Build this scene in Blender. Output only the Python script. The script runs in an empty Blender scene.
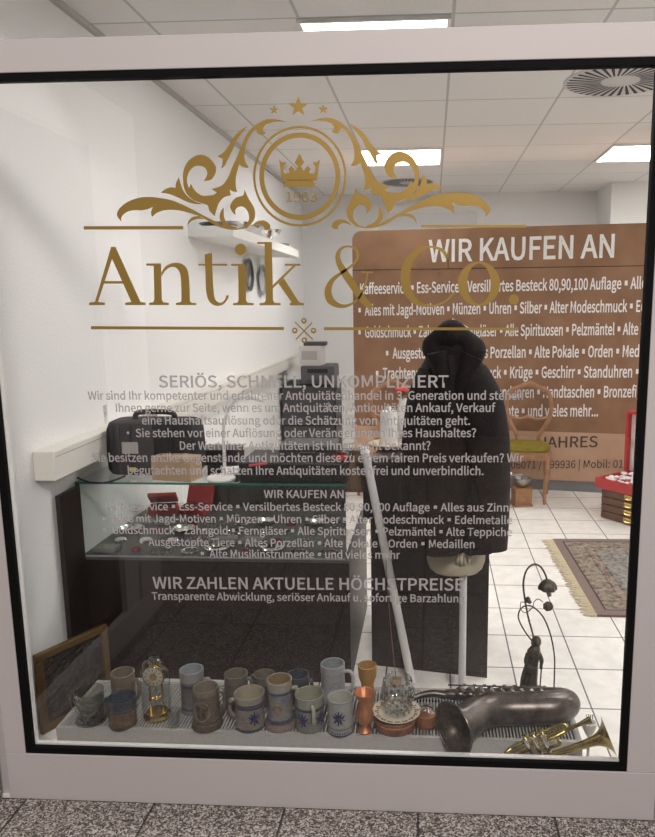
import bpy, bmesh, math, random
from mathutils import Vector, Matrix
from mathutils.geometry import tessellate_polygon
random.seed(7)
PI = math.pi
S = bpy.context.scene
COL = S.collection
def V(*a): return Vector(a)

# ---------------------------------------------------------------- camera
F, CX, CY, H = 720.0, 390.0, 424.0, 1.5
yd = V(42, -124, 720).normalized()
xd = V(12454, 46, -720).normalized()
xd = (xd - yd * xd.dot(yd)).normalized()
zu = yd.cross(xd)
if zu.y > 0: zu = -zu
def ray(x, y):
    c = V((x - CX) / F, (y - CY) / F, 1.0)
    return V(xd.dot(c), yd.dot(c), zu.dot(c))
CAM = V(0, -1.9156, H)
def AY(x, y, Y):
    r = ray(x, y); return CAM + r * ((Y - CAM.y) / r.y)
def AZ(x, y, Z):
    r = ray(x, y); return CAM + r * ((Z - CAM.z) / r.z)
def AX(x, y, X):
    r = ray(x, y); return CAM + r * ((X - CAM.x) / r.x)
def APL(x, y, p, n):
    r = ray(x, y); return CAM + r * ((p - CAM).dot(n) / r.dot(n))
cd = bpy.data.cameras.new('camera'); cam = bpy.data.objects.new('camera', cd); COL.objects.link(cam)
cd.sensor_fit = 'VERTICAL'; cd.sensor_height = 36.0; cd.lens = F * 36.0 / 837.0
cd.shift_x = -(CX - 327.5) / 837.0; cd.shift_y = (CY - 418.5) / 837.0
cd.clip_start = 0.05
right = V(xd.x, yd.x, zu.x); down = V(xd.y, yd.y, zu.y); fwd = V(xd.z, yd.z, zu.z)
m = Matrix((right, -down, -fwd)).transposed().to_4x4(); m.translation = CAM
cam.matrix_world = m
S.camera = cam

# ---------------------------------------------------------------- world, light outside, exposure
w = bpy.data.worlds.new('world'); S.world = w; w.use_nodes = True
w.node_tree.nodes['Background'].inputs[0].default_value = (0.9, 0.93, 1, 1)
w.node_tree.nodes['Background'].inputs[1].default_value = 0.03
S.view_settings.view_transform = 'Standard'; S.view_settings.look = 'None'
S.view_settings.gamma = 1; S.view_settings.exposure = 1.0
S.cycles.transparent_max_bounces = 40
S.cycles.max_bounces = 14
PANEL = 11.6
def area(name, loc, target, size, watts, colr):
    l = bpy.data.lights.new(name, 'AREA'); l.energy = watts; l.size = size; l.color = colr
    o = bpy.data.objects.new(name, l); COL.objects.link(o); o.location = loc
    o.rotation_euler = (Vector(target) - Vector(loc)).to_track_quat('-Z', 'Y').to_euler()
area('passage_lamp', (0.9, -4.0, 4.4), (0.0, -0.2, 1.0), 0.8, 108, (1, 0.93, 0.9))

# ---------------------------------------------------------------- materials
MATS = {}
def mat(name, col=(.5, .5, .5), rough=.5, metal=0, **k):
    if name in MATS: return MATS[name]
    m = bpy.data.materials.new(name); m.use_nodes = True; MATS[name] = m
    b = m.node_tree.nodes['Principled BSDF']
    b.inputs['Base Color'].default_value = (*col, 1); b.inputs['Roughness'].default_value = rough
    b.inputs['Metallic'].default_value = metal
    for kk, v in k.items():
        if kk in ('noise', 'bump'): continue
        b.inputs[kk].default_value = v
    nt = m.node_tree
    if 'noise' in k:      # (scale, second colour, contrast low, high)
        sc, c2, lo, hi = k['noise']
        tc = nt.nodes.new('ShaderNodeTexCoord'); n = nt.nodes.new('ShaderNodeTexNoise'); n.inputs['Scale'].default_value = sc
        n.inputs['Detail'].default_value = 5
        r = nt.nodes.new('ShaderNodeValToRGB'); r.color_ramp.elements[0].position = lo; r.color_ramp.elements[1].position = hi
        r.color_ramp.elements[0].color = (*col, 1); r.color_ramp.elements[1].color = (*c2, 1)
        nt.links.new(tc.outputs['Object'], n.inputs['Vector']); nt.links.new(n.outputs['Fac'], r.inputs['Fac'])
        nt.links.new(r.outputs['Color'], b.inputs['Base Color'])
    if 'bump' in k:       # (scale, strength, distance)
        sc, st, di = k['bump']
        tc = nt.nodes.new('ShaderNodeTexCoord'); n = nt.nodes.new('ShaderNodeTexNoise'); n.inputs['Scale'].default_value = sc
        n.inputs['Detail'].default_value = 6
        bp = nt.nodes.new('ShaderNodeBump'); bp.inputs['Strength'].default_value = st; bp.inputs['Distance'].default_value = di
        nt.links.new(tc.outputs['Object'], n.inputs['Vector']); nt.links.new(n.outputs['Fac'], bp.inputs['Height'])
        nt.links.new(bp.outputs['Normal'], b.inputs['Normal'])
    return m
def glass(name, tint=(1, 1, 1), k=1.9, rough=0.0, bump=None):
    if name in MATS: return MATS[name]
    m = bpy.data.materials.new(name); m.use_nodes = True; MATS[name] = m
    nt = m.node_tree; nt.nodes.clear()
    o = nt.nodes.new('ShaderNodeOutputMaterial'); mx = nt.nodes.new('ShaderNodeMixShader')
    t = nt.nodes.new('ShaderNodeBsdfTransparent'); g = nt.nodes.new('ShaderNodeBsdfGlossy')
    t.inputs[0].default_value = (*tint, 1); g.inputs['Roughness'].default_value = rough
    fr = nt.nodes.new('ShaderNodeFresnel'); fr.inputs[0].default_value = 1.5
    ge = nt.nodes.new('ShaderNodeNewGeometry'); inv = nt.nodes.new('ShaderNodeMath'); inv.operation = 'SUBTRACT'
    inv.inputs[0].default_value = k; mul = nt.nodes.new('ShaderNodeMath'); mul.operation = 'MULTIPLY'; mul.use_clamp = True
    bf = nt.nodes.new('ShaderNodeMath'); bf.operation = 'MULTIPLY'; bf.inputs[1].default_value = k
    nt.links.new(ge.outputs['Backfacing'], bf.inputs[0]); nt.links.new(bf.outputs[0], inv.inputs[1])
    nt.links.new(fr.outputs[0], mul.inputs[0]); nt.links.new(inv.outputs[0], mul.inputs[1])
    nt.links.new(mul.outputs[0], mx.inputs[0]); nt.links.new(t.outputs[0], mx.inputs[1]); nt.links.new(g.outputs[0], mx.inputs[2])
    if bump:
        v = nt.nodes.new('ShaderNodeTexVoronoi'); v.inputs['Scale'].default_value = bump
        tc = nt.nodes.new('ShaderNodeTexCoord'); bp = nt.nodes.new('ShaderNodeBump'); bp.inputs['Strength'].default_value = 1
        bp.inputs['Distance'].default_value = .006
        nt.links.new(tc.outputs['Object'], v.inputs['Vector']); nt.links.new(v.outputs['Distance'], bp.inputs['Height'])
        nt.links.new(bp.outputs['Normal'], g.inputs['Normal']); nt.links.new(bp.outputs['Normal'], fr.inputs['Normal'])
    nt.links.new(mx.outputs[0], o.inputs[0])
    return m
def emis(name, col, s):
    m = bpy.data.materials.new(name); m.use_nodes = True
    b = m.node_tree.nodes['Principled BSDF']; b.inputs['Base Color'].default_value = (.8, .8, .8, 1)
    b.inputs['Emission Color'].default_value = (*col, 1); b.inputs['Emission Strength'].default_value = s
    return m
def N(nt, t, **k):
    n = nt.nodes.new(t)
    for a, b in k.items(): setattr(n, a, b)
    return n
def bricks(name, c1, c2, mortar, wx, wy, ox, oy, msize, rough, nscale=30, namt=.5, bump=.0):
    m = bpy.data.materials.new(name); m.use_nodes = True; nt = m.node_tree; b = nt.nodes['Principled BSDF']
    ge = N(nt, 'ShaderNodeNewGeometry'); mp = N(nt, 'ShaderNodeMapping'); mp.inputs['Location'].default_value = (-ox, -oy, 0)
    br = N(nt, 'ShaderNodeTexBrick'); br.offset = 0; br.squash = 1
    br.inputs['Scale'].default_value = 1; br.inputs['Brick Width'].default_value = wx; br.inputs['Row Height'].default_value = wy
    br.inputs['Mortar Size'].default_value = msize; br.inputs['Mortar Smooth'].default_value = .1
    br.inputs['Color1'].default_value = (*c1, 1); br.inputs['Color2'].default_value = (*c2, 1); br.inputs['Mortar'].default_value = (*mortar, 1)
    n = N(nt, 'ShaderNodeTexNoise'); n.inputs['Scale'].default_value = nscale; n.inputs['Detail'].default_value = 6
    mx = N(nt, 'ShaderNodeMixRGB', blend_type='MULTIPLY'); mx.inputs[0].default_value = namt
    L = nt.links.new
    L(ge.outputs['Position'], mp.inputs[0]); L(mp.outputs[0], br.inputs['Vector']); L(ge.outputs['Position'], n.inputs['Vector'])
    L(br.outputs['Color'], mx.inputs[1]); L(n.outputs['Color'], mx.inputs[2])
    r = N(nt, 'ShaderNodeValToRGB'); r.color_ramp.elements[0].position = .3; r.color_ramp.elements[1].position = .62
    r.color_ramp.elements[0].color = (.84, .83, .81, 1)
    L(n.outputs['Fac'], r.inputs[0]); L(r.outputs[0], mx.inputs[2])
    L(mx.outputs[0], b.inputs['Base Color']); b.inputs['Roughness'].default_value = rough
    return m
M_floor = bricks('floor tiles', (.93, .90, .85), (.89, .86, .81), (.10, .095, .09), .26, .2925, .0785, .58, .0032, .38, 14, .8)
M_ceil = bricks('ceiling tiles', (.82, .80, .785), (.79, .77, .755), (.52, .51, .50), .61, .62, -.53, 2.37, .007, .9, 160, .55)
def wallmat():
    m = mat('woodchip wall', (.82, .815, .80), .85, bump=(110, .55, .004)); return m
M_wall = wallmat()
def terrazzo():
    m = bpy.data.materials.new('granite slabs'); m.use_nodes = True; nt = m.node_tree; b = nt.nodes['Principled BSDF']; L = nt.links.new
    ge = N(nt, 'ShaderNodeNewGeometry')
    v = N(nt, 'ShaderNodeTexVoronoi'); v.inputs['Scale'].default_value = 210
    r = N(nt, 'ShaderNodeValToRGB'); r.color_ramp.interpolation = 'CONSTANT'
    e = r.color_ramp.elements; e[0].color = (.065, .056, .05, 1); e[1].position = .3; e[1].color = (.26, .22, .19, 1)
    for p, c in ((.5, (.45, .41, .38, 1)), (.68, (.16, .135, .115, 1)), (.82, (.62, .58, .54, 1))):
        q = e.new(p); q.color = c
    s = N(nt, 'ShaderNodeSeparateColor'); L(ge.outputs['Position'], v.inputs['Vector']); L(v.outputs['Color'], s.inputs[0]); L(s.outputs[0], r.inputs[0])
    mp = N(nt, 'ShaderNodeMapping'); mp.inputs['Location'].default_value = (.035, .0, 0)
    br = N(nt, 'ShaderNodeTexBrick'); br.offset = 0; br.inputs['Scale'].default_value = 1; br.inputs['Brick Width'].default_value = .40
    br.inputs['Row Height'].default_value = .40; br.inputs['Mortar Size'].default_value = .004
    br.inputs['Color1'].default_value = br.inputs['Color2'].default_value = (1, 1, 1, 1); br.inputs['Mortar'].default_value = (.16, .15, .14, 1)
    mx = N(nt, 'ShaderNodeMixRGB', blend_type='MULTIPLY'); mx.inputs[0].default_value = 1
    L(ge.outputs['Position'], mp.inputs[0]); L(mp.outputs[0], br.inputs['Vector']); L(r.outputs[0], mx.inputs[1]); L(br.outputs['Color'], mx.inputs[2])
    L(mx.outputs[0], b.inputs['Base Color']); b.inputs['Roughness'].default_value = .5
    return m
M_terr = terrazzo()
M_frame = mat('brushed aluminium paint', (.60, .555, .54), .62, .05, **{'Specular IOR Level': .3})
M_black = mat('black rubber', (.004, .004, .004), .8, **{'Specular IOR Level': .15})
M_white = mat('white lacquer', (.82, .81, .78), .45)
M_trunk = mat('cream duct plastic', (.74, .71, .65), .5)
M_gold = mat('gold foil', (.40, .255, .06), .42, .35)
M_wlet = mat('pale vinyl lettering', (.46, .435, .43), .7)
M_lam = mat('dark brown laminate', (.017, .010, .0085), .42, noise=(60, (.013, .008, .0065), .3, .7))
M_chrome = mat('silver', (.75, .74, .72), .18, 1)
M_pewter = mat('old pewter', (.35, .34, .33), .3, 1)
M_brass = mat('brass', (.62, .43, .14), .22, 1)
M_copper = mat('copper', (.50, .21, .10), .48, .8)
M_blkpl = mat('black plastic', (.012, .012, .013), .4)
M_blkfab = mat('black nylon', (.012, .012, .014), .75, bump=(300, .3, .002))
M_grey = mat('dark grey plastic', (.055, .055, .06), .45)
M_paper = mat('white paper', (.85, .84, .82), .7)
M_card = mat('brown cardboard', (.42, .29, .18), .8)
M_red = mat('red leatherette', (.50, .035, .035), .5)
M_wood = mat('carved walnut', (.40, .20, .10), .4, noise=(18, (.30, .14, .065), .35, .65))
M_box = mat('chestnut drawer wood', (.16, .065, .03), .35, noise=(25, (.11, .042, .02), .3, .7))
M_velvet = mat('olive velvet', (.24, .185, .02), .9, noise=(30, (.17, .13, .015), .35, .65), **{'Specular IOR Level': .2})
M_bronze = mat('dark bronze', (.10, .085, .06), .42, .7, noise=(40, (.05, .045, .035), .4, .6))
M_glass = glass('window glass', k=2.2)
M_vit = glass('showcase glass', (.95, .975, .965), 1.6)
M_crys = glass('cut crystal', (.90, .91, .91), 3.2, .02, 55)
M_clear = glass('clear glassware', (.90, .92, .92), 2.2)
M_edge = mat('green glass edge', (.02, .14, .10), .2)
M_smoke = glass('smoky glassware', (.62, .61, .58), 2.6, .02, 60)

# ---------------------------------------------------------------- mesh helpers
class MB:
    def __init__(s): s.b = bmesh.new()
    def box(s, x0, x1, y0, y1, z0, z1, bev=0, M=None):
        r = bmesh.ops.create_cube(s.b, size=1)['verts']
        for v in r:
            v.co = V((x0 + x1) / 2 + v.co.x * (x1 - x0), (y0 + y1) / 2 + v.co.y * (y1 - y0), (z0 + z1) / 2 + v.co.z * (z1 - z0))
        if bev:
            es = list({e for v in r for e in v.link_edges})
            q = bmesh.ops.bevel(s.b, geom=es, offset=bev, segments=2, affect='EDGES', profile=.5)
            r = list({v for f in q['faces'] for v in f.verts} | {v for v in r if v.is_valid})
        if M is not None:
            for v in r: v.co = M @ v.co
        return s
    def obox(s, c, ax, ay, az, bev=0):      # centre and three half-axis vectors
        M = Matrix((Vector(ax), Vector(ay), Vector(az))).transposed().to_4x4(); M.translation = Vector(c)
        lx, ly, lz = Vector(ax).length, Vector(ay).length, Vector(az).length
        R = Matrix((Vector(ax) / lx, Vector(ay) / ly, Vector(az) / lz)).transposed().to_4x4(); R.translation = Vector(c)
        return s.box(-lx, lx, -ly, ly, -lz, lz, bev, R)
    def tube(s, pts, rad, n=10, cap=True, closed=False):
        pts = [Vector(p) for p in pts]
        if not isinstance(rad, (list, tuple)): rad = [rad] * len(pts)
        rings = []; up = None
        for i, p in enumerate(pts):
            if closed: t = pts[(i + 1) % len(pts)] - pts[i - 1]
            else: t = pts[min(i + 1, len(pts) - 1)] - pts[max(i - 1, 0)]
            if t.length < 1e-9: t = V(0, 0, 1)
            t.normalize()
            if up is None:
                up = t.orthogonal().normalized()
            else:
                up = up - t * up.dot(t)
                up = up.normalized() if up.length > 1e-6 else t.orthogonal().normalized()
            bn = t.cross(up)
            rings.append([s.b.verts.new(p + (up * math.cos(2 * PI * k / n) + bn * math.sin(2 * PI * k / n)) * rad[i]) for k in range(n)])
        m = len(rings)
        for i in range(m if closed else m - 1):
            a, b = rings[i], rings[(i + 1) % m]
            for k in range(n): s.b.faces.new((a[k], a[(k + 1) % n], b[(k + 1) % n], b[k]))
        if cap and not closed:
            s.b.faces.new(rings[0][::-1]); s.b.faces.new(rings[-1])
        return s
    def lathe(s, prof, n=32, c=(0, 0, 0), M=None, flute=0, fk=0, sx=1, sy=1):
        c = Vector(c); rings = []
        for (r, z) in prof:
            if r < 1e-6:
                v = s.b.verts.new((0, 0, z)); v.co = (M @ v.co if M else v.co) + c; rings.append([v]); continue
            ring = []
            for k in range(n):
                a = 2 * PI * k / n; rr = r * (1 + flute * math.cos(fk * a)) if fk else r
                q = V(rr * math.cos(a) * sx, rr * math.sin(a) * sy, z)
                ring.append(s.b.verts.new((M @ q if M else q) + c))
            rings.append(ring)
        for a, b in zip(rings, rings[1:]):
            if len(a) == 1 and len(b) == 1: continue
            for k in range(n):
                k2 = (k + 1) % n
                if len(a) == 1: s.b.faces.new((a[0], b[k2], b[k]))
                elif len(b) == 1: s.b.faces.new((a[k], a[k2], b[0]))
                else: s.b.faces.new((a[k], a[k2], b[k2], b[k]))
        return s
    def loft(s, rings, cap=True):
        rr = [[s.b.verts.new(p) for p in r] for r in rings]; n = len(rr[0])
        for a, b in zip(rr, rr[1:]):
            for k in range(n): s.b.faces.new((a[k], a[(k + 1) % n], b[(k + 1) % n], b[k]))
        if cap: s.b.faces.new(rr[0][::-1]); s.b.faces.new(rr[-1])
        return s
    def ball(s, c, r, seg=16, sc=(1, 1, 1), M=None):
        q = bmesh.ops.create_uvsphere(s.b, u_segments=seg, v_segments=max(6, seg // 2), radius=r)['verts']
        for v in q:
            v.co = V(v.co.x * sc[0], v.co.y * sc[1], v.co.z * sc[2])
            if M is not None: v.co = M @ v.co
            v.co += Vector(c)
        return s
    def poly(s, loops, f):          # flat polygon with holes; f maps 2D to 3D
        vs2 = [Vector((p[0], p[1], 0)) for l in loops for p in l]
        vs = [s.b.verts.new(f(p.x, p.y)) for p in vs2]
        for t in tessellate_polygon([[Vector((p[0], p[1], 0)) for p in l] for l in loops]):
            try: s.b.faces.new([vs[i] for i in t])
            except ValueError: pass
        return s
    def prism(s, pts, f0, f1):
        a = [s.b.verts.new(f0(*p)) for p in pts]; b = [s.b.verts.new(f1(*p)) for p in pts]; n = len(pts)
        for k in range(n): s.b.faces.new((a[k], a[(k + 1) % n], b[(k + 1) % n], b[k]))
        for t in tessellate_polygon([[Vector((p[0], p[1], 0)) for p in pts]]):
            s.b.faces.new([a[i] for i in t]); s.b.faces.new([b[i] for i in t][::-1])
        return s
    def build(s, name, mt, parent=None, smooth=False, loc=None, fix=True):
        if fix: bmesh.ops.recalc_face_normals(s.b, faces=s.b.faces)
        me = bpy.data.meshes.new(name); s.b.to_mesh(me); s.b.free()
        if smooth:
            for p in me.polygons: p.use_smooth = True
            try: me.set_sharp_from_angle(angle=math.radians(38))
            except Exception: pass
        me.materials.append(mt)
        o = bpy.data.objects.new(name, me); COL.objects.link(o)
        if loc is not None: o.location = loc
        if parent is not None: o.parent = parent
        return o
def tag(o, label=None, cat=None, group=None, kind=None):
    if label: o['label'] = label
    if cat: o['category'] = cat
    if group: o['group'] = group
    if kind: o['kind'] = kind
    return o
def thing(name, loc, label, cat, rz=0, group=None):
    o = bpy.data.objects.new(name, None); COL.objects.link(o); o.location = loc; o.rotation_euler = (0, 0, rz)
    o.empty_display_size = .05
    return tag(o, label, cat, group)
def struct(o): o['kind'] = 'structure'; return o
def copy_tree(o, parent=None):
    c = o.copy(); COL.objects.link(c)
    if parent is not None: c.parent = parent
    for ch in list(o.children): copy_tree(ch, c)
    return c
def spline(pts, n=6, closed=False):
    P = [Vector(p) for p in pts]; out = []; m = len(P)
    for i in range(m if closed else m - 1):
        if closed: a, b, c, d = P[i - 1], P[i], P[(i + 1) % m], P[(i + 2) % m]
        else: a, b, c, d = P[max(i - 1, 0)], P[i], P[i + 1], P[min(i + 2, m - 1)]
        for k in range(n):
            t = k / n
            out.append(.5 * ((2 * b) + (c - a) * t + (2 * a - 5 * b + 4 * c - d) * t * t + (3 * b - a - 3 * c + d) * t ** 3))
    if not closed: out.append(P[-1])
    return out
def text_mesh(txt, bold=0.0, res=3):
    if FONT is not None: txt = txt.replace(' ▪ ', '▪')
    cu = bpy.data.curves.new('t', 'FONT'); cu.body = txt; cu.size = 1; cu.resolution_u = res; cu.offset = bold
    if FONT is not None: cu.font = FONT; cu.offset = bold * .5
    o = bpy.data.objects.new('t', cu); COL.objects.link(o)
    dg = bpy.context.evaluated_depsgraph_get(); dg.update()
    me = bpy.data.meshes.new_from_object(o.evaluated_get(dg))
    bpy.data.objects.remove(o); bpy.data.curves.remove(cu)
    return me
try:
    FONT = bpy.data.fonts.load(bpy.utils.system_resource('DATAFILES', path='fonts') + '/Noto Sans CJK Regular.woff2')
except Exception:
    FONT = None
_h = text_mesh('H'); CAPH = max(v.co.y for v in _h.vertices)
def text_on(name, txt, x0, x1, y0, y1, hpx, plane, mt, parent, bold=.012, label=None, dh=0):
    """lettering from baseline pixel (x0,y0) to (x1,y1), cap height hpx, on plane(px,py)->point"""
    me = text_mesh(txt, bold)
    mnx = min(v.co.x for v in me.vertices); mxx = max(v.co.x for v in me.vertices)
    A, B = plane(x0, y0), plane(x1, y1); mx_, my_ = (x0 + x1) / 2, (y0 + y1) / 2
    U = (plane(mx_, my_ - hpx) - plane(mx_, my_)).length
    ex = (B - A); up = V(0, 0, 1)
    for v in me.vertices:
        t = (v.co.x - mnx) / (mxx - mnx)
        v.co = A + ex * t + up * (v.co.y / CAPH * U)
    me.materials.append(mt)
    o = bpy.data.objects.new(name, me); COL.objects.link(o); o.parent = parent
    if label: o['label'] = label
    return o

# ================================================================ the setting
XL, YB, ZC, XR = -1.39, 5.95, 2.6, 4.2
def plane_obj(name, f, mt): return struct(f(MB()).build(name, mt))
plane_obj('floor', lambda b: b.box(XL - .1, XR, .0, YB + .1, -.1, 0), M_floor)
plane_obj('ceiling', lambda b: b.box(XL - .1, XR, -.02, YB + .1, ZC, ZC + .1), M_ceil)
plane_obj('wall_left', lambda b: b.box(XL - .1, XL, .0, YB + .1, 0, ZC), M_wall)
plane_obj('wall_back', lambda b: b.box(XL, XR, YB, YB + .1, 0, ZC), M_wall)
plane_obj('wall_right', lambda b: b.box(XR, XR + .1, 0, YB + .1, 0, ZC), M_wall)
pA = AY(612, 184, 5.35); 
plane_obj('wall_pillar', lambda b: b.box(pA.x, 3.3, 5.35, YB, 0, ZC), M_wall)
plane_obj('wall_front', lambda b: b.box(.721, XR + .1, .005, .05, 0, 2.9), M_wall)
plane_obj('wall_lintel', lambda b: b.box(-1.5, .72, .0, .05, 2.751, 2.95), M_wall)
struct(MB().box(-8, 6, -6, .0, -.1, 0).build('ground', M_terr))
# wall edge strip under the ceiling, and the white door high behind the banner
struct(MB().box(XL, XL + .02, .0, YB, ZC - .022, ZC).box(XL + .02, XL + .022, 0, YB, ZC - .006, ZC).build('trim_1', mat('ceiling edge strip', (.50, .49, .47), .6)))
dA, dB = AY(372, 207, YB), AY(484, 205, YB)
d1 = struct(MB().box(dA.x, dA.x + .07, YB - .03, YB, 0, dA.z).box(dB.x - .07, dB.x, YB - .03, YB, 0, dA.z)
            .box(dA.x + .07, dB.x - .07, YB - .03, YB, dA.z - .07, dA.z).build('door_1', M_white))
MB().box(dA.x + .07, dB.x - .07, YB - .02, YB, 0, dA.z - .07).build('door_leaf', mat('door leaf', (.72, .72, .72), .4), d1)
# cable duct along the left wall
k0, k1 = AX(33, 452, XL), AX(35, 483, XL)
tA = AX(55, 452, XL + .085)
duct = struct(MB().box(XL, XL + .078, .465, 5.55, .882, .988, .004).build('trim_2', M_trunk))
MB().box(XL + .0781, XL + .0792, .475, 5.54, .966, .968).build('duct_seam', mat('duct seam', (.35, .33, .3), .6), duct)
# the glazed return wall outside (seen reflected in the pane)
w2 = struct(MB().box(-1.40, -1.30, -1.30, -.02, .05, .175, .004).box(-1.40, -1.30, -1.30, -1.07, .175, 2.3, .003).box(-1.40, -1.31, -1.07, -.93, .175, 2.3, .003)
            .box(-1.40, -1.30, -1.07, -.10, 2.1, 2.3).box(-1.40, -1.31, -.10, -.02, .175, 2.3).build('window_2', M_frame))
MB().box(-1.36, -1.35, -.93, -.10, .175, 2.1).build('dark_pane', mat('dark glazing', (.006, .005, .005), .05), w2)
MB().box(-1.345, -1.335, -.93, -.915, .175, 2.1).box(-1.345, -1.335, -.93, -.1, .175, .19).build('gasket', M_black, w2)
struct(MB().box(-1.40, -1.302, -1.30, -.02, 0, .05).build('trim_3', M_terr))

# ---------------------------------------------------------------- the shop window
GL, GR, GB, GT = -1.222, .563, .155, 2.078
fr = MB()
fr.box(-1.31, 2.2, 0, .045, 2.082, 2.162, .002)
fr.box(-1.29, .652, 0, .045, .0, GB - .004, .002)
fr.box(-1.29, GL - .004, 0, .045, GB - .0035, 2.0815, .002)
fr.box(GR + .004, .72, 0, .045, GB - .0035, 2.0815, .002)
fr.box(.6532, .72, 0, .045, 0, GB - .004, .002)
fr.box(-1.40, -1.292, .02, .045, .0, 2.75)
fr.box(.64, .72, 0, .045, 2.1625, 2.75)
win = struct(fr.build('window_1', M_frame))
g = .018
MB().box(GL - .004, GR + .004, (.004), .03, GT - g + .004, GT + .004).box(GL - .004, GR + .004, (.004), .03, GB - .004, GB + g - .002)\
    .box(GL - .004, GL + g, (.004), .03, GB + g, GT - g).box(GR - g + .004, GR + .004, (.004), .03, GB + g, GT - g).build('gasket', M_black, win)
MB().box(GL + g, GR - g + .004, .02, .034, GB + g - .004, GB + g + .003).box(GL + g - .003, GL + g + .004, .02, .034, GB + g, GT - g).build('glazing_bead', M_white, win)
MB().box(GL, GR, .012, .020, GB, GT).build('pane', M_glass, win)
MB().box(-1.29, .64, .012, .020, 2.158, 2.75).build('pane', M_glass, win)
MB().box(.652, .6532, .003, .03, 0, GB).build('frame_joint', M_black, win)
# sill board behind the pane
struct(MB().box(XL + .06, .62, .047, .128, .0, .10).build('trim_4', M_white))

# ---- gold emblem on the pane
WP = lambda x, y: AY(x, y, .0114)
def win2(x, y): p = WP(x, y); return (p.x, p.z)
MIR = win2(299.8, 176)[0]
ZO = {'A': (112, 145, 8.1875), 'B': (180, 110, 9.357), 'C': (185, 170, 8.1875), 'D': (235, 90, 8.1875), 'E': (110, 95, 4.679),
      'Fz': (230, 90, 4.679), 'G': (260, 140, 8.1875), 'Hz': (80, 225, 5.458), 'I': (190, 225, 5.458), 'J': (310, 235, 2.977), 'K': (280, 310, 14.556)}
def Zp(z, x, y): o = ZO[z]; return (o[0] + x / o[2], o[1] + y / o[2])
def outline(*segs):
    """segs: (zoom, [pts]) smooth runs joined at corners"""
    out = []
    for sg in segs:
        if isinstance(sg[0], str): pts = [Zp(sg[0], *p) for p in sg[1]]
        else:
            pts = []
            for z, ps in sg: pts += [Zp(z, *p) for p in ps]
        run = spline([(x, y, 0) for x, y in pts], 5) if len(pts) > 2 else [Vector((x, y, 0)) for x, y in pts]
        out += [(p.x, p.y) for p in run[:-1]] if len(run) > 1 else [(run[0].x, run[0].y)]
    return out
scrolls = {
 'feather_scroll': [
   outline([('A', [(80, 628), (48, 592), (42, 555), (70, 510), (130, 465), (220, 432), (310, 425), (400, 435), (480, 450), (560, 480)]), ('C', [(60, 322), (130, 360), (200, 397), (270, 432), (330, 463), (400, 478), (470, 470), (520, 445)])],
           ('C', [(520, 445), (522, 462)]),
           [('C', [(522, 462), (470, 483), (400, 490), (330, 481), (260, 458), (200, 424), (150, 395), (110, 375)]), ('A', [(580, 542), (500, 531), (420, 536), (362, 560), (328, 590)])],
           ('A', [(328, 590), (320, 550), (335, 508)]), ('A', [(335, 508), (290, 525), (240, 535), (190, 534), (130, 545), (88, 575), (75, 602), (80, 628)])),
   outline(('C', [(500, 478), (560, 420), (575, 360), (562, 300), (525, 240), (505, 200), (488, 160)]), ('C', [(488, 160), (475, 208), (420, 225), (385, 260), (370, 300), (385, 340), (415, 372)]),
           ('C', [(415, 372), (412, 335), (430, 307), (470, 300), (508, 330), (525, 380), (515, 425), (470, 478)])),
   outline(('C', [(318, 306), (293, 340), (284, 390), (300, 432), (340, 470), (400, 485)]), ('C', [(400, 485), (430, 471)]), ('C', [(430, 471), (370, 450), (330, 410), (318, 360), (318, 306)])),
   outline(('C', [(20, 482), (26, 450), (55, 418), (110, 400), (165, 408)]), ('C', [(165, 408), (115, 376)]), ('C', [(115, 376), (60, 388), (26, 425), (20, 482)])),
   outline(('Fz', [(97, 640), (125, 616), (160, 611), (186, 628), (186, 650), (162, 656)]), ('Fz', [(162, 656), (160, 642), (148, 630), (125, 629), (97, 640)]))],
 'large_scroll': [
   outline([('D', [(425, 265), (360, 245), (290, 237), (230, 250), (170, 285), (120, 330), (80, 390), (50, 460), (10, 560)]), ('E', [(575, 330), (550, 390), (520, 425), (475, 440)])],
           ('E', [(475, 440), (500, 456)]),
           ('E', [(500, 456), (480, 468), (430, 470), (398, 447), (378, 415)]), ('E', [(378, 415), (370, 436)]),
           ('E', [(370, 436), (360, 400), (370, 360), (395, 335), (425, 332), (448, 345), (455, 372), (438, 403)]),
           ('E', [(438, 403), (475, 395), (495, 360), (490, 325), (455, 288), (415, 280), (370, 305), (345, 350), (342, 400), (352, 450), (385, 488), (440, 510)]),
           ('E', [(440, 510), (458, 518), (466, 542), (490, 568)]),
           ('E', [(490, 568), (496, 545), (510, 505), (535, 478), (565, 470)]), ('E', [(565, 470), (560, 440)]), ('E', [(560, 440), (572, 450), (595, 455)]),
           ('E', [(595, 455), (588, 420), (590, 380), (604, 325)]), ('E', [(604, 325), (625, 338), (648, 342)]),
           [('D', [(112, 632), (88, 590), (78, 540), (85, 470), (105, 410), (140, 350), (170, 320)])],
           ('D', [(170, 320), (185, 350), (215, 368), (255, 352)]), ('D', [(255, 352), (235, 340), (232, 310), (260, 280), (320, 262), (370, 258), (425, 265)])),
   outline(('A', [(548, 262), (560, 310), (585, 375), (630, 430), (690, 465), (745, 483)]), ('A', [(745, 483), (680, 482), (610, 463), (540, 430), (470, 402), (400, 390)]),
           ('A', [(400, 390), (440, 360), (480, 347), (520, 350)]), ('A', [(520, 350), (525, 310), (548, 262)])),
   outline(('B', [(632, 150), (560, 195), (500, 260), (450, 340), (410, 395), (350, 435)]), ('B', [(350, 435), (375, 445), (400, 458)]), ('B', [(400, 458), (395, 510), (387, 550)]),
           ('B', [(387, 550), (420, 520), (445, 470), (480, 400), (530, 290), (580, 220), (632, 150)]))]}
emb = bpy.data.objects.new('gold_emblem', None); COL.objects.link(emb); emb.parent = win
emb['label'] = 'gold foil scrollwork emblem around a crown'
yy = .0114
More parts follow.
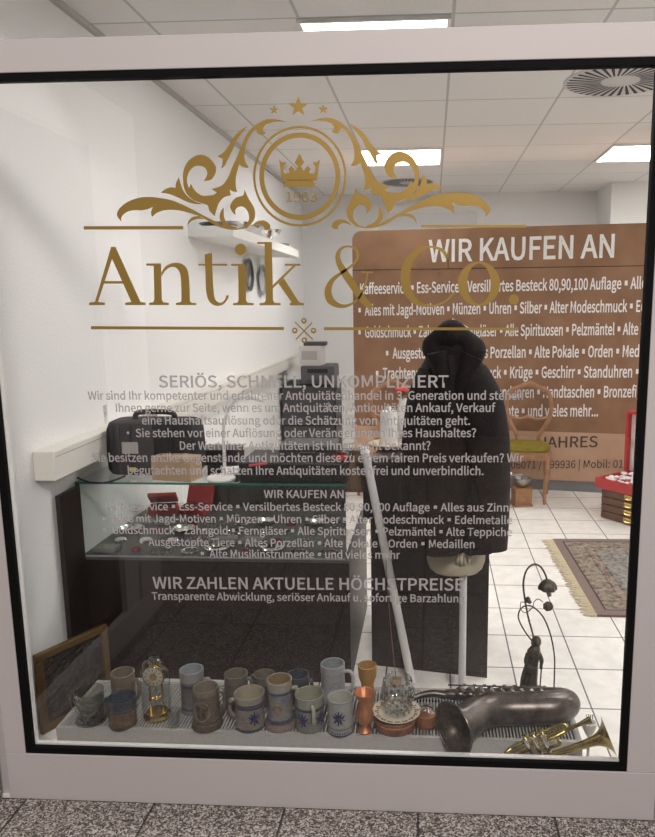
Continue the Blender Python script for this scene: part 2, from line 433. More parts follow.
def wf(u, v):
    return V(u, yy, v)
for mir in (0, 1):
    for nm, polys in scrolls.items():
        b = MB()
        for i, p in enumerate(polys):
            q = [win2(*a) for a in p]
            if mir: q = [(2 * MIR - a, c) for a, c in q]
            b.poly([q], lambda u, v, i=i: V(u, yy - i * .00015, v))
        b.build(nm, M_gold, emb, fix=False)
def ell(rx, ry, n=72): return [win2(299.8 + rx * math.cos(2 * PI * k / n), 176.3 + ry * math.sin(2 * PI * k / n)) for k in range(n)]
MB().poly([ell(46.7, 50.4), ell(44.4, 48.0)], wf).poly([ell(40.5, 43.7), ell(35.7, 38.6)], wf).build('ring', M_gold, emb, fix=False)
def star(cx, cy, R):
    return [win2(cx + (R if k % 2 == 0 else R * .42) * math.sin(PI * k / 5), cy - (R if k % 2 == 0 else R * .42) * math.cos(PI * k / 5)) for k in range(10)]
for c in ((298.3, 106.9, 10.2), (274.2, 109.8, 5.0), (323, 109.3, 5.0)):
    MB().poly([star(*c)], wf).build('star', M_gold, emb, fix=False)
ch = [(323, 110), (283, 185), (312, 215), (300, 240), (284, 252), (278, 236), (255, 210), (234, 236), (244, 270), (205, 280), (192, 255), (195, 215), (215, 183), (180, 182), (155, 158), (180, 330)]
cr = ch + [(646 - x, y) for x, y in ch[::-1][:-1]]
MB().poly([[win2(*Zp('G', *p)) for p in cr]], wf).poly([[win2(*Zp('G', *p)) for p in ((212, 326), (434, 326), (440, 352), (206, 352))]], wf)\
    .poly([[win2(*Zp('G', *p)) for p in ((184, 352), (462, 352), (448, 364), (456, 384), (190, 384), (198, 364))]], wf).build('crown', M_gold, emb, fix=False)
text_on('year_numerals', '1983', 286.2, 317, 201.8, 201.8, 9.6, lambda x, y: AY(x, y, yy), M_gold, emb, .0)
def quad(pts): return [win2(*p) for p in pts]
MB().poly([quad([(83.7, 226.2), (183.3, 226), (183.3, 229.4), (83.7, 229.6)])], wf).build('rule', M_gold, win, fix=False)
MB().poly([quad([(420.8, 225), (526, 225), (526, 227.6), (420.8, 227.6)])], wf).build('rule', M_gold, win, fix=False)
MB().poly([quad([(91, 326.2), (283.8, 327), (283.8, 330), (91, 329.3)])], wf).build('rule', M_gold, win, fix=False)
MB().poly([quad([(324, 327.2), (518.5, 327.6), (518.5, 330.2), (324, 330.2)])], wf).build('rule', M_gold, win, fix=False)
b = MB()
for (a, c) in (((218, 175), (478, 430)), ((467, 183), (233, 428))):
    A_, B_ = Zp('K', *a), Zp('K', *c); nx, ny = (B_[1] - A_[1]), -(B_[0] - A_[0]); l = math.hypot(nx, ny); nx, ny = nx / l * .65, ny / l * .65
    b.poly([quad([(A_[0] - nx, A_[1] - ny), (B_[0] - nx, B_[1] - ny), (B_[0] + nx, B_[1] + ny), (A_[0] + nx, A_[1] + ny)])], wf)
for c in ((348, 158), (215, 300), (488, 300), (353, 442)):
    x, y = Zp('K', *c)
    b.poly([[win2(x + 2.8 * math.cos(k * PI / 10), y + 2.9 * math.sin(k * PI / 10)) for k in range(20)], [win2(x - .1 + 1.1 * math.cos(k * PI / 6), y - .3 + 1.1 * math.sin(k * PI / 6)) for k in range(12)]], wf)
b.build('cross_ornament', M_gold, win, fix=False)
# ---- serif lettering
def zq(z, pts): return [win2(*Zp(z, *p)) for p in pts]
def zs(z, *runs):
    return [win2(*p) for p in outline(*[(z, r) for r in runs])]
def ribbon(z, pts):
    sp = spline([(x, y, w_) for x, y, w_ in pts], 8); L, R = [], []
    for i, p in enumerate(sp):
        t = sp[min(i + 1, len(sp) - 1)] - sp[max(i - 1, 0)]; l = math.hypot(t.x, t.y) or 1; nx, ny = -t.y / l * p.z / 2, t.x / l * p.z / 2
        L.append((p.x + nx, p.y + ny)); R.append((p.x - nx, p.y - ny))
    return [(zq(z, [L[i]])[0], zq(z, [L[i + 1]])[0], zq(z, [R[i + 1]])[0], zq(z, [R[i]])[0]) for i in range(len(L) - 1)]
def letter(name, polys, quads=()):
    b = MB()
    for i, p in enumerate(polys):
        l = p if isinstance(p[0], list) else [p]
        b.poly(l, lambda u, v, i=i: V(u, yy - i * .00015, v))
    for q in quads: b.b.faces.new([b.b.verts.new(wf(*p)) for p in q])
    return b.build(name, M_gold, sign, fix=False)
sign = bpy.data.objects.new('gold_lettering', None); COL.objects.link(sign); sign.parent = win
sign['label'] = 'large gold serif lettering Antik & Co.'
letter('letter', [zq('Hz', [(170, 119), (194, 119), (330, 420), (358, 424), (358, 437), (247, 437), (247, 424), (280, 420), (174, 183)]),
                  zq('Hz', [(170, 119), (182, 165), (98, 420), (136, 424), (136, 437), (50, 437), (50, 424), (82, 420)]), zq('Hz', [(132, 306), (242, 306), (242, 320), (132, 320)])])
letter('letter', [zq('Hz', [(362, 210), (442, 210), (447, 410), (455, 422), (485, 425), (485, 437), (377, 437), (377, 425), (400, 421), (406, 405), (402, 223), (362, 222)]),
                  zs('Hz', [(444, 262), (468, 225), (512, 207), (555, 212), (585, 240), (596, 300), (600, 412)], [(600, 412), (608, 423), (635, 426)], [(635, 426), (635, 437)], [(635, 437), (524, 437)], [(524, 437), (524, 425)],
                     [(524, 425), (548, 420), (553, 405), (552, 320), (545, 262), (520, 231), (485, 234), (456, 262), (446, 285)], [(446, 285), (444, 262)])])
letter('letter', [zs('I', [(80, 160), (84, 260), (88, 360), (104, 415), (138, 440), (178, 435), (203, 410), (213, 384)], [(213, 384), (198, 384)], [(198, 384), (188, 410), (168, 424), (146, 416), (133, 390), (126, 320), (122, 220), (120, 151)], [(120, 151), (80, 160)]),
                  zq('I', [(46, 212), (203, 212), (203, 222), (46, 222)])])
letter('letter', [zq('I', [(225, 212), (303, 212), (306, 412), (314, 424), (348, 427), (348, 438), (235, 438), (235, 427), (258, 424), (265, 412), (263, 224), (225, 223)]),
                  zq('I', [(276 + 31 * math.cos(k * PI / 14), 133 + 31 * math.sin(k * PI / 14)) for k in range(28)])])
letter('letter', [zq('I', [(367, 93), (447, 93), (453, 412), (461, 424), (495, 427), (495, 438), (380, 438), (380, 427), (405, 424), (413, 412), (407, 104), (367, 103)]),
                  zq('I', [(452, 328), (560, 223), (518, 223), (518, 212), (603, 212), (603, 222), (578, 223), (452, 347)]),
                  zq('I', [(482, 318), (512, 290), (596, 422), (622, 427), (622, 438), (545, 438), (545, 427), (556, 424)])])
letter('ampersand', [], ribbon('J', [(152, 109, 5), (168, 111, 5), (187, 111, 5)]) + ribbon('J', [(172, 112, 4), (164, 150, 5), (145, 188, 6), (115, 209, 8), (85, 210, 14), (60, 193, 22), (54, 163, 20), (68, 133, 13), (98, 110, 8), (128, 88, 7), (142, 65, 9), (136, 42, 8), (115, 34, 5), (95, 39, 8), (83, 58, 13), (87, 84, 17), (105, 115, 22), (135, 160, 23), (162, 197, 22), (184, 217, 14)]))
letter('letter', [], ribbon('J', [(411, 92, 3), (408, 70, 7), (394, 46, 10), (360, 35, 6), (326, 45, 14), (294, 80, 25), (284, 125, 29), (292, 168, 26), (320, 202, 14), (360, 211, 7), (402, 198, 6), (432, 168, 5)]) + ribbon('J', [(412, 40, 3), (411, 65, 4), (411, 94, 3)]))
oc = lambda rx, ry: zq('J', [(503 + rx * math.cos(k * PI / 24), 145 + ry * math.sin(k * PI / 24)) for k in range(48)])
letter('letter', [[oc(63, 66), oc(35, 60)]])
letter('full_stop', [zq('J', [(607 + 15 * math.cos(k * PI / 12), 192 + 15.5 * math.sin(k * PI / 12)) for k in range(24)])])
# ---- pale paragraph
WPL = lambda x, y: AY(x, y, yy)
par = bpy.data.objects.new('white_lettering', None); COL.objects.link(par); par.parent = win
for (t, x0, x1, y0, y1, hh, bo) in (
 ('SERIÖS, SCHNELL, UNKOMPLIZIERT', 159, 448.5, 387.3, 387.3, 11.6, .012),
 ('Wir sind Ihr kompetenter und erfahrener Antiquitätenhandel in 3. Generation und stehen', 88, 523, 399.6, 399.6, 8.2, .012),
 ('Ihnen gerne zur Seite, wenn es um Antiquitäten, Antiquitäten Ankauf, Verkauf', 116, 495.5, 411.8, 411.8, 8.2, .012),
 ('eine Haushaltsauflösung oder die Schätzung von Antiquitäten geht.', 142, 470, 424.4, 424.8, 8.2, .012),
 ('• Sie stehen vor einer Auflösung oder Veränderungen Ihres Haushaltes?', 127, 476, 437, 437, 8.2, .012),
 ('Der Wert Ihrer Antiquitäten ist Ihnen nicht bekannt?', 180, 430.5, 449.6, 449.8, 8.2, .012),
 ('Sie besitzen antike Gegenstände und möchten diese zu einem fairen Preis verkaufen? Wir', 92, 523.5, 461.6, 462.2, 8.2, .012),
 ('begutachten und schätzen Ihre Antiquitäten kostenfrei und unverbindlich.', 128, 483.5, 474.4, 475, 8.2, .012),
 ('WIR KAUFEN AN:', 264, 347, 497.8, 498, 7.6, .012),
 ('Kaffeeservice ▪ Ess-Service ▪ Versilbertes Besteck 80,90,100 Auflage ▪ Alles aus Zinn', 106, 508.5, 510, 511.4, 7.6, .012),
 ('▪ Alles mit Jagd-Motiven ▪ Münzen ▪ Uhren ▪ Silber ▪ Alter Modeschmuck ▪ Edelmetalle', 103.5, 512, 522, 524, 7.6, .012),
 ('▪ Goldschmuck ▪ Zahngold ▪ Ferngläser ▪ Alle Spirituosen ▪ Pelzmäntel ▪ Alte Teppiche', 103.5, 512, 533.6, 536, 7.6, .012),
 ('▪ Ausgestopfte Tiere ▪ Altes Porzellan ▪ Alte Pokale ▪ Orden ▪ Medaillen', 140, 474.5, 545.6, 548, 7.6, .012),
 ('▪ Alte Musikinstrumente ▪ und vieles mehr', 201, 400, 557.4, 558.8, 7.6, .012),
 ('WIR ZAHLEN AKTUELLE HÖCHSTPREISE', 153, 463.5, 588.4, 590.4, 11.4, .012),
 ('Transparente Abwicklung, seriöser Ankauf u. sofortige Barzahlung', 152, 465, 599.6, 602.4, 7.4, .012)):
    text_on('text_line', t, x0, x1, y0, y1, hh, WPL, M_wlet, par, bo)

# ---------------------------------------------------------------- ceiling lights and vents
M_panel = emis('lit diffuser', (1, .99, .975), PANEL)
M_panel_dim = emis('dimmer lit diffuser', (1, .99, .975), PANEL * .5)
def lamp_panel(x, y, label, dim=False):
    t = thing('ceiling_light', (x, y, ZC), label, 'ceiling light', group='square ceiling lights')
    MB().box(-.29, .29, -.29, .29, -.012, -.004).build('diffuser', M_panel_dim if dim else M_panel, t)
    MB().box(-.305, -.29, -.305, .305, -.016, -.0005).box(.29, .305, -.305, .305, -.016, -.0005).box(-.29, .29, -.305, -.29, -.016, -.0005).box(-.29, .29, .29, .305, -.016, -.0005).build('light_frame', M_white, t)
for x, y, l in ((-.235, 1.44, 'square lit ceiling panel nearest the window, above the frame bar'), (-.235, 3.93, 'square lit ceiling panel in the middle, behind the gold scroll'), (1.605, 3.93, 'square lit ceiling panel at the right edge of the view'),
                (1.605, 1.44, 'square lit ceiling panel near the window on the right, out of the picture'), (3.435, 1.44, 'square lit ceiling panel far right by the front wall'), (3.435, 3.93, 'square lit ceiling panel far right in the rear')):
    lamp_panel(x, y, l, y < 2 and x < 1)
def vent(x, y, label, R=.285):
    t = thing('ceiling_vent', (x, y, ZC), label, 'air vent', group='round swirl vents in the ceiling')
    MB().lathe([(0, -.006), (R * .3, -.006), (R * .97, -.006), (R, -.002), (R, 0)], 48).build('vent_plate', mat('vent white', (.62, .61, .60), .6), t, smooth=False)
    b = MB()
    for k in range(36):
        a = 2 * PI * k / 36
        c, s_ = math.cos(a), math.sin(a)
        for (r0, r1, w0, w1) in ((R * .34, R * .93, .006, .015),):
            pts = [(r0, -w0), (r1, -w1), (r1, w1 * .4), (r0, w0 * .4)]
            vs = [b.b.verts.new((c * u - s_ * (v + .25 * (u - r0)), s_ * u + c * (v + .25 * (u - r0)), -.0072)) for u, v in pts]
            b.b.faces.new(vs)
    b.build('slot', mat('vent slot', (.03, .03, .035), .7), t)
vent(.955, 2.06, 'large round white swirl vent at the upper right of the ceiling')
vent(-.23, 5.18, 'small looking round vent far back, behind the right gold scroll', .25)

# ---------------------------------------------------------------- banner wall
bn0 = AZ(500, 488, 0); bn1 = AZ(600, 493, 0); bdir = (bn1 - bn0); bdir.z = 0; bdir.normalize()
bnr = V(bdir.y, -bdir.x, 0)             # towards the viewer
if bnr.y > 0: bnr = -bnr
BP = lambda x, y, o=.0: APL(x, y, bn0 + bnr * o, bnr)
e0 = BP(353, 300); bl = (e0 - bn0).dot(bdir)          # left end along bdir
ban = thing('banner_wall', (bn0 + bdir * .8).to_tuple(), 'wide brown pop-up advertising wall with white lettering, behind the chairs', 'banner')
inv = Matrix.Translation(-(bn0 + bdir * .8))
def bpt(u, z, d=0): return bdir * (u - .8) + V(0, 0, z) - bnr * d
TOPZ = BP(500, 227).z
def rrect(u0, u1, z0, z1, r):
    p = [(u0, z0), (u1, z0), (u1, z1 - r)] + [(u1 - r + r * math.cos(k * PI / 12), z1 - r + r * math.sin(k * PI / 12)) for k in range(1, 7)]
    return p + [(u0 + r + r * math.cos(PI / 2 + k * PI / 12), z1 - r + r * math.sin(PI / 2 + k * PI / 12)) for k in range(0, 7)]
bandz = BP(560, 432).z; botz = BP(550, 480).z
M_ban = mat('brown printed fabric', (.24, .122, .062), .75, noise=(5, (.32, .17, .092), .3, .75))
MB().prism(rrect(bl, bl + 3.0, botz, TOPZ, .075), lambda u, v: bpt(u, v, 0), lambda u, v: bpt(u, v, .22)).build('fabric_wall', M_ban, ban)
MB().prism([(bl + .0, botz + .001), (bl + 3.0, botz + .001), (bl + 3.0, bandz), (bl, bandz)], lambda u, v: bpt(u, v, -.002), lambda u, v: bpt(u, v, -.0005)).build('lower_band', mat('tan printed fabric', (.50, .31, .20), .75, noise=(4, (.57, .37, .25), .3, .7)), ban)
MB().prism([(bl + .05, 0), (bl + 2.95, 0), (bl + 2.95, botz), (bl + .05, botz)], lambda u, v: bpt(u, v, .01), lambda u, v: bpt(u, v, .2)).build('base_rail', mat('grey base rail', (.20, .20, .21), .5), ban)
fz = BP(500, 268).z
MB().prism([(bl, fz - .003), (bl + 3, fz - .003), (bl + 3, fz + .003), (bl, fz + .003)], lambda u, v: bpt(u, v, -.002), lambda u, v: bpt(u, v, -.0005)).build('fold_line', mat('fold line', (.04, .02, .012), .8), ban)
M_blet = mat('white print', (.85, .83, .80), .7); M_bdk = mat('dark print', (.06, .04, .03), .7)
BT = lambda x, y: BP(x, y, .004) - (bn0 + bdir * .8)
for (t, x0, x1, y0, y1, hh, mt, bo) in (
 ('WIR KAUFEN AN', 428.5, 614, 261.8, 257, 22, M_blet, .014),
 ('Kaffeeservice ▪ Ess-Service ▪ Versilbertes Besteck 80,90,100 Auflage ▪ Alles aus Zinn', 360, 689, 294, 287.5, 10.8, M_blet, .016),
 ('▪ Alles mit Jagd-Motiven ▪ Münzen ▪ Uhren ▪ Silber ▪ Alter Modeschmuck ▪ Edelmetalle', 358.5, 684, 315.5, 311, 10.8, M_blet, .016),
 ('▪ Goldschmuck ▪ Zahngold ▪ Ferngläser ▪ Alle Spirituosen ▪ Pelzmäntel ▪ Alte Teppiche', 358.5, 677, 337.5, 334, 10.8, M_blet, .016),
 ('▪ Ausgestopfte Tiere ▪ Altes Porzellan ▪ Alte Pokale ▪ Orden ▪ Medaillen', 386, 662, 358.5, 356.5, 10.8, M_blet, .016),
 ('▪ Trachtenmode ▪ Modeschmuck ▪ Krüge ▪ Geschirr ▪ Standuhren ▪ Militaria', 376, 676, 378.5, 377, 10.8, M_blet, .016),
 ('▪ Armbanduhren ▪ Handtaschen ▪ Bronzefiguren', 470, 660, 397.8, 397, 10.8, M_blet, .016),
 ('▪ Instrumente ▪ und vieles mehr...', 464, 598, 416.6, 416.2, 10.8, M_blet, .016),
 ('JAHRES', 539, 597.5, 447.6, 447, 10.6, M_bdk, .01),
 ('.', 548.5, 550.8, 457, 457, 10.6, M_bdk, .01),
 ('06071 / 699936 | Mobil: 0152', 511, 634, 468.6, 467.6, 7.6, M_bdk, .004)):
    text_on('text_line', t, x0, x1, y0, y1, hh, BT, mt, ban, bo)

# ---------------------------------------------------------------- carved chairs
def oval(cx, cz, rx, rz, a0, a1, n): return [(cx + rx * math.cos(a0 + (a1 - a0) * k / n), cz + rz * math.sin(a0 + (a1 - a0) * k / n)) for k in range(n + 1)]
def carved_chair(loc, rz, label):
    t = thing('dining_chair', loc, label, 'chair', rz, 'carved wooden chairs by the banner')
    # local: front is -y; back at +y
    def bk(x, z): return V(x, .165 + max(0, z - .42) * .07, z)
    b = MB()
    pts = spline([bk(-.085, .40), bk(-.085, .46), bk(-.15, .58), bk(-.172, .70), bk(-.14, .80), bk(-.07, .835), bk(0, .865), bk(.07, .835), bk(.14, .80), bk(.172, .70), bk(.15, .58), bk(.085, .46), bk(.085, .40)], 5)
    b.tube(pts, [.017 + .006 * math.sin(i * .0) for i in range(len(pts))], 8)
    b.ball(bk(0, .862), .03, 12, (1.4, .6, .7)); b.ball(bk(-.13, .79), .024, 10, (1.2, .7, .8)); b.ball(bk(.13, .79), .024, 10, (1.2, .7, .8))
    b.build('backrest_frame', M_wood, t, True)
    c = spline([bk(-.15, .605), bk(-.07, .585), bk(0, .60), bk(.07, .585), bk(.15, .605)], 5)
    b = MB().tube(c, .013, 8); b.ball(bk(0, .60), .022, 10, (1.5, .7, .8)).build('crossrail', M_wood, t, True)
    MB().prism([(-.165, .17), (-.195, -.10), (-.15, -.165), (.15, -.165), (.195, -.10), (.165, .17)], lambda u, v: V(u, v, .335), lambda u, v: V(u, v, .392)).build('seat_rail', M_wood, t)
    MB().loft([[(sx_ * math.copysign(abs(math.cos(a)) ** .55, math.cos(a)), -.005 + sy_ * math.copysign(abs(math.sin(a)) ** .55, math.sin(a)), z) for a in [2 * PI * k / 32 for k in range(32)]] for sx_, sy_, z in ((.178, .155, .393), (.182, .158, .405), (.165, .142, .428), (.11, .095, .440), (.04, .03, .444))]).build('seat', M_velvet, t, True)
    for sx in (-1, 1):
        p = spline([(sx * .165, -.135, .36), (sx * .17, -.14, .24), (sx * .155, -.125, .10), (sx * .16, -.135, 0)], 4)
        MB().tube(p, [.026 - .013 * min(1, i / (len(p) - 1) * 1.2) for i in range(len(p))], 8).build('leg', M_wood, t, True)
        p = spline([(sx * .145, .155, .40), (sx * .145, .16, .2), (sx * .15, .185, 0)], 4)
        MB().tube(p, [.022 - .006 * i / (len(p) - 1) for i in range(len(p))], 8).build('leg', M_wood, t, True)
    return t
ch1 = carved_chair((.712, 3.465, 0), math.radians(-12), 'carved wooden chair with olive velvet seat, right of the fur coat')
ch2 = copy_tree(ch1); ch2.location = (-.27, 3.60, 0); ch2.rotation_euler = (0, 0, math.radians(14)); ch2['label'] = 'carved wooden chair mostly hidden behind the counter, left of the fur coat'

# ---------------------------------------------------------------- rug
def rugmat():
    m = bpy.data.materials.new('persian rug'); m.use_nodes = True; nt = m.node_tree; b = nt.nodes['Principled BSDF']; L = nt.links.new
    tc = N(nt, 'ShaderNodeTexCoord'); sp = N(nt, 'ShaderNodeSeparateXYZ'); L(tc.outputs['Object'], sp.inputs[0])
    def mth(op, a, c=None, v=None):
        n = N(nt, 'ShaderNodeMath', operation=op); L(a, n.inputs[0])
        if c is not None: L(c, n.inputs[1])
        elif v is not None: n.inputs[1].default_value = v
        return n.outputs[0]
    ax = mth('SUBTRACT', mth('ABSOLUTE', sp.outputs[0]), None, .62); ay = mth('SUBTRACT', mth('ABSOLUTE', sp.outputs[1]), None, .555)
    d = mth('MULTIPLY', mth('MAXIMUM', ax, ay), None, -1)                 # distance in from the edge
    r = N(nt, 'ShaderNodeValToRGB'); r.color_ramp.interpolation = 'CONSTANT'; L(mth('MULTIPLY', d, None, 2.0), r.inputs[0])
    e = r.color_ramp.elements; e[0].color = (.20, .14, .12, 1); e[1].position = .095; e[1].color = (.03, .025, .025, 1)
    for p, c in ((.115, (.22, .17, .12, 1)), (.31, (.03, .025, .025, 1)), (.332, (.25, .16, .12, 1)), (.40, (.03, .025, .025, 1)), (.42, (.21, .21, .20, 1))):
        q = e.new(p); q.color = c
    v = N(nt, 'ShaderNodeTexVoronoi'); v.inputs['Scale'].default_value = 32; L(tc.outputs['Object'], v.inputs['Vector'])
    n2 = N(nt, 'ShaderNodeTexNoise'); n2.inputs['Scale'].default_value = 38; n2.inputs['Detail'].default_value = 3; L(tc.outputs['Object'], n2.inputs['Vector'])
    r2 = N(nt, 'ShaderNodeValToRGB'); r2.color_ramp.interpolation = 'CONSTANT'; L(n2.outputs['Fac'], r2.inputs[0]); f = r2.color_ramp.elements
    f[0].color = (.04, .032, .034, 1); f[1].position = .45; f[1].color = (.40, .32, .23, 1)
    for p, c in ((.51, (.09, .065, .06, 1)), (.545, (.23, .24, .23, 1)), (.60, (.40, .33, .24, 1))): q = f.new(p); q.color = c
    mx = N(nt, 'ShaderNodeMixRGB'); gt = mth('GREATER_THAN', d, None, .058); L(mth('MULTIPLY', gt, None, .5), mx.inputs[0]); L(r.outputs[0], mx.inputs[1]); L(r2.outputs[0], mx.inputs[2])
    L(mx.outputs[0], b.inputs['Base Color']); b.inputs['Roughness'].default_value = .95
    return m
rug = thing('persian_rug', (1.40, 1.945, 0), 'patterned oriental rug with cream fringe on the white tiles', 'rug', math.radians(1.5))
MB().box(-.62, .62, -.555, .555, .001, .013).build('rug_pile', rugmat(), rug)
b = MB()
for k in range(95):
    y = -.55 + 1.1 * k / 94
    b.tube([(-.618, y, .008), (-.65, y + random.uniform(-.006, .006), .006), (-.675 - random.uniform(0, .02), y + random.uniform(-.012, .012), .003)], [.004, .0045, .002], 5)
b.build('fringe', mat('cream fringe', (.62, .53, .37), .95), rug)

# ---------------------------------------------------------------- chest with drawers and open red case
q0, q1 = AZ(600, 517.5, 0), AZ(634, 527, 0)
dx = (q1 - q0); dx.z = 0; dx.normalize(); dn = V(-dx.y, dx.x, 0)
ang = math.atan2(dx.y, dx.x)
cst = thing('drawer_chest', q0.to_tuple(), 'small reddish wooden flatware chest with four shallow drawers, under the red case', 'chest', ang)
W_, D_, HT = .46, .32, AY(604, 487, q0.y).z
MB().box(0, W_, .012, D_, 0, HT, .003).build('carcass', M_box, cst)
for k in range(4):
    z0 = .008 + k * (HT - .012) / 4
    dr = MB().box(.006, W_ - .006, -.002, .02, z0, z0 + (HT - .012) / 4 - .006, .002).build('drawer', M_box, cst)
    zc = z0 + (HT - .012) / 8
    hb = MB().box(.19, .27, -.006, -.002, zc - .016, zc + .016, .001); hb.tube(spline([(.205, -.006, zc + .004), (.21, -.02, zc - .008), (.25, -.02, zc - .008), (.255, -.006, zc + .004)], 4), .003, 6)
    hb.build('pull', M_brass, dr, True)
cs = thing('cutlery_case', (q0 + V(0, 0, HT)).to_tuple(), 'open red case with white dishes in its upright lid, on the drawer chest', 'case', ang)
ct = .068
MB().box(-.03, W_ + .03, -.03, -.012, 0, ct).box(-.03, W_ + .03, D_, D_ + .02, 0, ct).box(-.03, -.012, -.012, D_, 0, ct).box(W_ + .012, W_ + .03, -.012, D_, 0, ct).box(-.012, W_ + .012, -.012, D_, 0, .012).build('case_tray', M_red, cs)
b = MB()
for k in range(90):
    x, y = random.uniform(.0, W_), random.uniform(0, D_ - .01)
    b.ball((x, y, ct - .012 + random.uniform(0, .02)), random.uniform(.012, .026), 8, (1, 1, .6))
tag(b.build('tissue_filling', M_paper, cs, True), kind='stuff')
lid = MB().box(-.03, W_ + .03, D_ + .025, D_ + .045, ct, .50).box(-.03, -.012, D_ - .03, D_ + .025, ct, .50).box(W_ + .012, W_ + .03, D_ - .03, D_ + .025, ct, .50).box(-.012, W_ + .012, D_ - .03, D_ + .025, .482, .50).build('lid', M_red, cs)
MB().box(-.012, W_ + .012, D_ + .015, D_ + .025, ct, .482).build('lid_lining', mat('white satin lining', (.75, .73, .70), .6), lid)
for (px, pz) in ((.07, .17), (.07, .33), (.225, .17), (.225, .33), (.38, .17), (.38, .33)):
    MB().lathe([(0, .0), (.03, .001), (.045, .004), (.068, .010), (.068, .012), (.045, .007), (.03, .004), (0, .0035)], 24, (px, D_ + .012, pz), Matrix.Rotation(PI / 2, 4, 'X')).build('dish', mat('dish porcelain', (.72, .71, .69), .2), lid, True)
# ---------------------------------------------------------------- small wooden mills on the floor
def mill(loc, rz, label, bowl):
    t = thing('coffee_mill', loc, label, 'coffee mill', rz, 'wooden coffee mills on the floor')
    MB().box(-.07, .07, -.07, .07, 0, .012, .003).box(-.062, .062, -.062, .062, .012, .125, .003).box(-.07, .07, -.07, .07, .125, .135, .003).build('mill_box', mat('orange wood', (.40, .20, .075), .45, noise=(20, (.33, .15, .05), .3, .7)), t)
    d = MB().box(-.04, .04, -.066, -.06, .03, .085, .001).build('drawer', M_wood, t); MB().ball((0, -.072, .057), .008, 10).build('knob', M_brass, d, True)
    MB().lathe([(.03, .135), (.05, .15), (.066, .18), (.07, .205), (.066, .205), (.06, .18), (.045, .155), (.0, .145)], 20).build('hopper', M_pewter, t, True)
    MB().tube([(0, 0, .145), (0, 0, .225), (.0, 0, .228), (-.09, -.02, .228)], .005, 8).ball((-.09, -.02, .245), .015, 10).build('crank', M_chrome, t, True)
    return t
mp_ = AZ(521, 505.5, 0)
m1 = mill((mp_.x + .005, mp_.y + .03, 0), .15, 'wooden coffee mill with metal hopper, on the tiles by the chair legs', 1)
m2 = copy_tree(m1); m2.location = (mp_.x - .165, mp_.y - .03, 0); m2.rotation_euler = (0, 0, -.2); m2['label'] = 'wooden coffee mill half hidden by the hem of the fur coat'

# ---------------------------------------------------------------- counters
LX0, LX1, LY0, LY1, LZV, LZT = XL + .012, -.325, .718, 1.44, .512, .815
cl = thing('display_counter', ((LX0 + LX1) / 2, LY0, 0), 'long dark brown counter with a glass showcase top, beside the left wall', 'counter')
def loc_box(b, x0, x1, y0, y1, z0, z1, bev=0): ox, oy = (LX0 + LX1) / 2, LY0; return b.box(x0 - ox, x1 - ox, y0 - oy, y1 - oy, z0, z1, bev)
loc_box(MB(), LX0, LX1 + .01, LY0, LY1, 0, LZV - .012, .002).build('counter_base', M_lam, cl)
loc_box(MB(), LX0, LX1 + .01, LY0, LY1, LZV - .012, LZV).build('showcase_floor', mat('showcase floor', (.075, .072, .07), .5), cl)
loc_box(MB(), LX0, LX1, LY0 + .003, LY0 + .009, LZV, LZT - .008).build('front_pane', M_vit, cl)
loc_box(MB(), LX1 - .006, LX1, LY0 + .009, LY1, LZV, LZT - .008).build('side_pane', M_vit, cl)
loc_box(MB(), LX0, LX0 + .012, LY0, LY0 + .012, LZV, LZT - .008).build('corner_post', mat('dark post', (.02, .018, .016), .4), cl)
loc_box(MB(), LX0, LX1 + .004, LY0 + .001, LY1, LZT - .008, LZT).build('top_pane', M_vit, cl)
loc_box(MB(), LX0, LX1 + .004, LY0 - .001, LY0 + .001, LZT - .008, LZT).build('glass_edge', M_edge, cl)
loc_box(MB(), -1.08, LX1 - .01, LY1 - .02, LY1 - .004, LZV, LZT - .008).build('sliding_back', mat('smoked sliding door', (.05, .055, .05), .25), cl)
loc_box(MB(), LX0, LX1 - .006, LY0 + .0, LY0 + .003, LZV, LZV + .006).build('glass_edge', mat('dull glass edge', (.25, .28, .26), .3), cl)

loc_box(MB(), LX0, LX0 + .02, .565, LY0 - .0005, 0, .80, .002).build('shade_board', M_lam, cl)  # dark board added to stand in for the shade low on the wall
rdir = (V(.226, .783, 0) - V(-.244, .867, 0)).normalized(); rnn = V(-rdir.y, rdir.x, 0)
rc = V(-.244, .867, 0)
cr_ = thing('sales_counter', rc.to_tuple(), 'dark brown counter behind the fur coat, with a plain front', 'counter', math.atan2(rdir.y, rdir.x))
RW, RD, RH = .478, .50, .885
rpl = lambda e: [(-e, -e), (RW + e, -e), (RW + e - (RD + e) * .105, RD + e), (-e, RD + e)]
MB().prism(rpl(0), lambda u, v: V(u, v, 0), lambda u, v: V(u, v, RH - .025)).build('counter_body', M_lam, cr_)
MB().prism(rpl(.004), lambda u, v: V(u, v, RH - .0249), lambda u, v: V(u, v, RH)).build('counter_top', mat('counter top', (.05, .033, .027), .35), cr_)
MB().box(-.058, -.006, .10, .125, .60, RH - .03).build('gate_panel', M_lam, cr_)
def onR(px, py): return AZ(px, py, RH)

